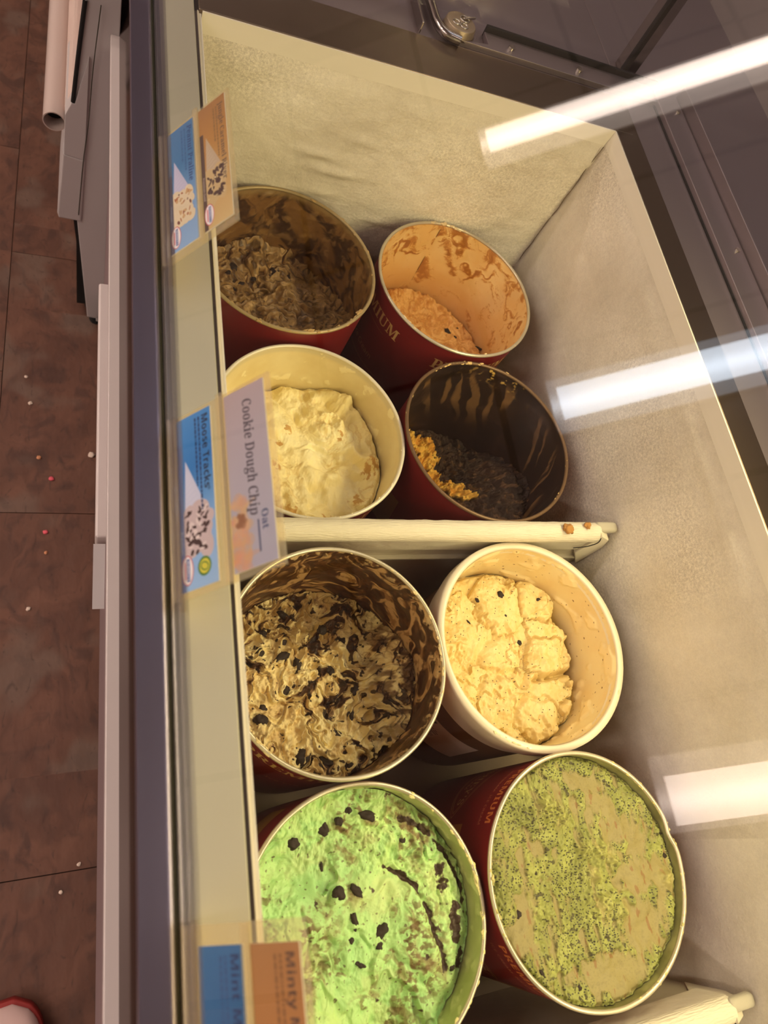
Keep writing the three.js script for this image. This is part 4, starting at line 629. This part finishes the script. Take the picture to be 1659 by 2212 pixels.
// ---------------------------------------------------------------- counter front beside the freezer
{
  const X = -1.03, X0 = -2.3, t = thing('counter_front', 'grey white counter front with a round bumper tube, standing beside the brown floor', 'counter', [0, 0, 0]);
  part('side_panel', alongX([[-0.010, 0.02], [0.004, 0.022], [0.0235, 0.294], [0.030, 0.51], [0.012, 0.68], [-0.0302, 0.70], [-0.0302, 0.02]], X - 0.03, X, 0.0015), M.greyPaint, t, 'grey side panel');
  part('body', alongX([[-0.012, 0.05], [0.018, 0.294], [0.026, 0.51], [0.008, 0.68], [-0.0302, 0.698], [-0.0302, 0.05]], X0, X - 0.031), M.whitePaint, t);
  part('corner_guard', alongX([[0.020, 0.292], [0.052, 0.293], [0.0535, 0.30], [0.043, 0.425], [0.014, 0.42]], X - 0.16, X + 0.004, 0.0025), M.greyPaint, t, 'grey corner guard');
  part('corner_guard', alongX([[0.013, 0.424], [0.0425, 0.429], [0.040, 0.500], [0.031, 0.522], [0.026, 0.522], [0.008, 0.60]], X - 0.16, X + 0.004, 0.001), M.greyPaint, t);
  part('front_face', alongX([[0.040, 0.44], [0.041, 0.496], [0.031, 0.524], [0.0145, 0.68], [0.006, 0.68], [0.012, 0.44]], X0, X - 0.02, 0.001), phys({ color: rgb(236, 214, 204), roughness: 0.25, clearcoat: 0.5 }), t, 'glossy white sloping front');
  part('gasket', new THREE.TubeGeometry(new THREE.CatmullRomCurve3([[0.0295, 0.524], [0.022, 0.6], [0.0135, 0.68]].map(([z, y]) => new THREE.Vector3(X + 0.001, y, z))), 20, 0.0034, 6), M.black, t, 'black rubber edge');
  part('seam', new THREE.TubeGeometry(new THREE.CatmullRomCurve3([[0.022, 0.305], [0.014, 0.43], [0.008, 0.49], [0.0025, 0.585], [-0.006, 0.68]].map(([z, y]) => new THREE.Vector3(X + 0.0045, y, z))), 20, 0.0007, 5), M.gasket, t);
  const tubeSh = new THREE.Shape(); tubeSh.absarc(0, 0, 0.0165, 0, Math.PI * 2); const hole = new THREE.Path(); hole.absarc(0, 0, 0.0148, 0, Math.PI * 2, true); tubeSh.holes.push(hole);
  const tube = part('bumper_tube', new THREE.ExtrudeGeometry(tubeSh, { depth: 1.2, bevelEnabled: false, curveSegments: 32 }).rotateY(-Math.PI / 2).translate(X - 0.004, 0.478, 0.0565), phys({ color: rgb(198, 180, 172), roughness: 0.22, clearcoat: 0.5 }), t, 'glossy round bumper tube with an open end');
  part('tube_core', new THREE.CylinderGeometry(0.0147, 0.0147, 1.1, 24).rotateZ(Math.PI / 2).translate(X - 0.58, 0.478, 0.0565), M.black, tube);
  part('kick_panel', box(X0, X - 0.034, 0.02, 0.29, -0.02, 0.0265), M.black, t);
  part('kick_panel', alongX([[0.003, 0.035], [0.0235, 0.29], [0.031, 0.29], [0.010, 0.05]], X - 0.04, X - 0.004), M.black, t);
  for (const z of [-0.012]) part('foot', new THREE.LatheGeometry([[0, 0], [0.013, 0], [0.014, 0.004], [0.010, 0.012], [0.008, 0.03], [0, 0.03]].map((p) => new THREE.Vector2(...p)), 20).translate(X - 0.012, 0, z), M.black, t);
  part('foot_bracket', box(X - 0.018, X, 0.008, 0.03, -0.035, -0.012, 0.002), M.greyPaint, t);
}

// ---------------------------------------------------------------- shoe and litter on the floor
{
  const t = thing('shoe', 'pale pinkish shoe toe with a red sole edge on the brown floor', 'shoe', [0.178, 0, 0.082]);
  const out = (s, w) => { const p = []; for (let i = 0; i <= 40; i++) { const u = i / 40, k = u < 0.22 ? Math.sqrt(1 - Math.pow(1 - u / 0.22, 2)) : mix(1, 0.76, sm(0.3, 0.7, u)) * (u > 0.9 ? Math.sqrt(Math.max(0, 1 - Math.pow((u - 0.9) / 0.1, 2))) : 1); p.push([u * 0.27, k * w]); } return p; };
  const ring = (w, inset) => { const a = out(1, w); return [...a, ...a.slice(1, -1).reverse().map(([x, y]) => [x, -y])].map(([x, y]) => [mix(x, 0.135, inset), y * (1 - inset)]); };
  const base = ring(0.05, 0), n = base.length;
  const layer = (list) => { const p = [], ix = []; list.forEach(([ins, y, f]) => ring(0.05, ins).forEach(([x, z]) => p.push(x, f ? f(x) : y, z))); for (let k = 0; k < list.length - 1; k++) for (let i = 0; i < n; i++) { const a = k * n + i, b = k * n + (i + 1) % n, c = a + n, d = b + n; ix.push(a, c, b, b, c, d); } const top = p.length / 3; p.push(0.135, list.at(-1)[2] ? list.at(-1)[2](0.135) : list.at(-1)[1], 0); const L = (list.length - 1) * n; for (let i = 0; i < n; i++) ix.push(L + i, top, L + (i + 1) % n); const g = new THREE.BufferGeometry(); g.setAttribute('position', new THREE.Float32BufferAttribute(p, 3)); g.setIndex(ix); g.computeVertexNormals(); return g; };
  part('sole', layer([[0.03, 0.001], [0, 0.004], [0, 0.022], [0.03, 0.026]]), std({ color: rgb(150, 44, 40), roughness: 0.6 }), t, 'red sole edge').rotation.y = -0.15;
  const up = (a) => (x) => 0.026 + a * (0.3 + 0.7 * sm(0.0, 0.2, x));
  part('upper', layer([[0.05, 0.024], [0.06, 0, up(0.02)], [0.14, 0, up(0.045)], [0.3, 0, up(0.062)], [0.6, 0, up(0.07)]]), std({ color: rgb(220, 190, 184), roughness: 0.7 }), t, 'pale leather upper').rotation.y = -0.15;
}
const litter = [[-0.82, 0.105, 0.004, 0], [-0.70, 0.085, 0.004, 1], [-0.655, 0.062, 0.0045, 2], [-0.545, 0.068, 0.004, 2], [-0.505, 0.066, 0.003, 1], [-0.71, -0.008, 0.006, 0], [-0.88, 0.115, 0.003, 0], [-0.40, 0.09, 0.0035, 0], [0.02, 0.0, 0.003, 0], [0.055, 0.025, 0.003, 0]];
{
  const mats = [[226, 206, 190], [214, 150, 110], [226, 96, 110]].map((c) => std({ color: rgb(...c), roughness: 0.8 }));
  litter.forEach(([x, z, s, k], i) => {
    const g = new THREE.IcosahedronGeometry(s, 2), p = g.attributes.position; for (let q = 0; q < p.count; q++) { const f = 1 + 0.5 * noise(p.getX(q) * 300 + i * 9, p.getY(q) * 300, p.getZ(q) * 300); p.setXYZ(q, p.getX(q) * f, p.getY(q) * f * 0.5, p.getZ(q) * f); }
    const m = mergeVertices(g.deleteAttribute('normal').deleteAttribute('uv'), 1e-7); m.computeVertexNormals();
    single('floor_crumb', m, mats[k], ['pale crumb fallen on the brown slate floor', 'orange crumb fallen on the brown slate floor', 'pink crumb fallen on the brown slate floor'][k], 'crumb', [x, s * 0.35, z], ['pale crumbs on the floor', 'orange crumbs on the floor', 'pink crumbs on the floor'][k]);
  });
}
renderer.render(scene, camera);
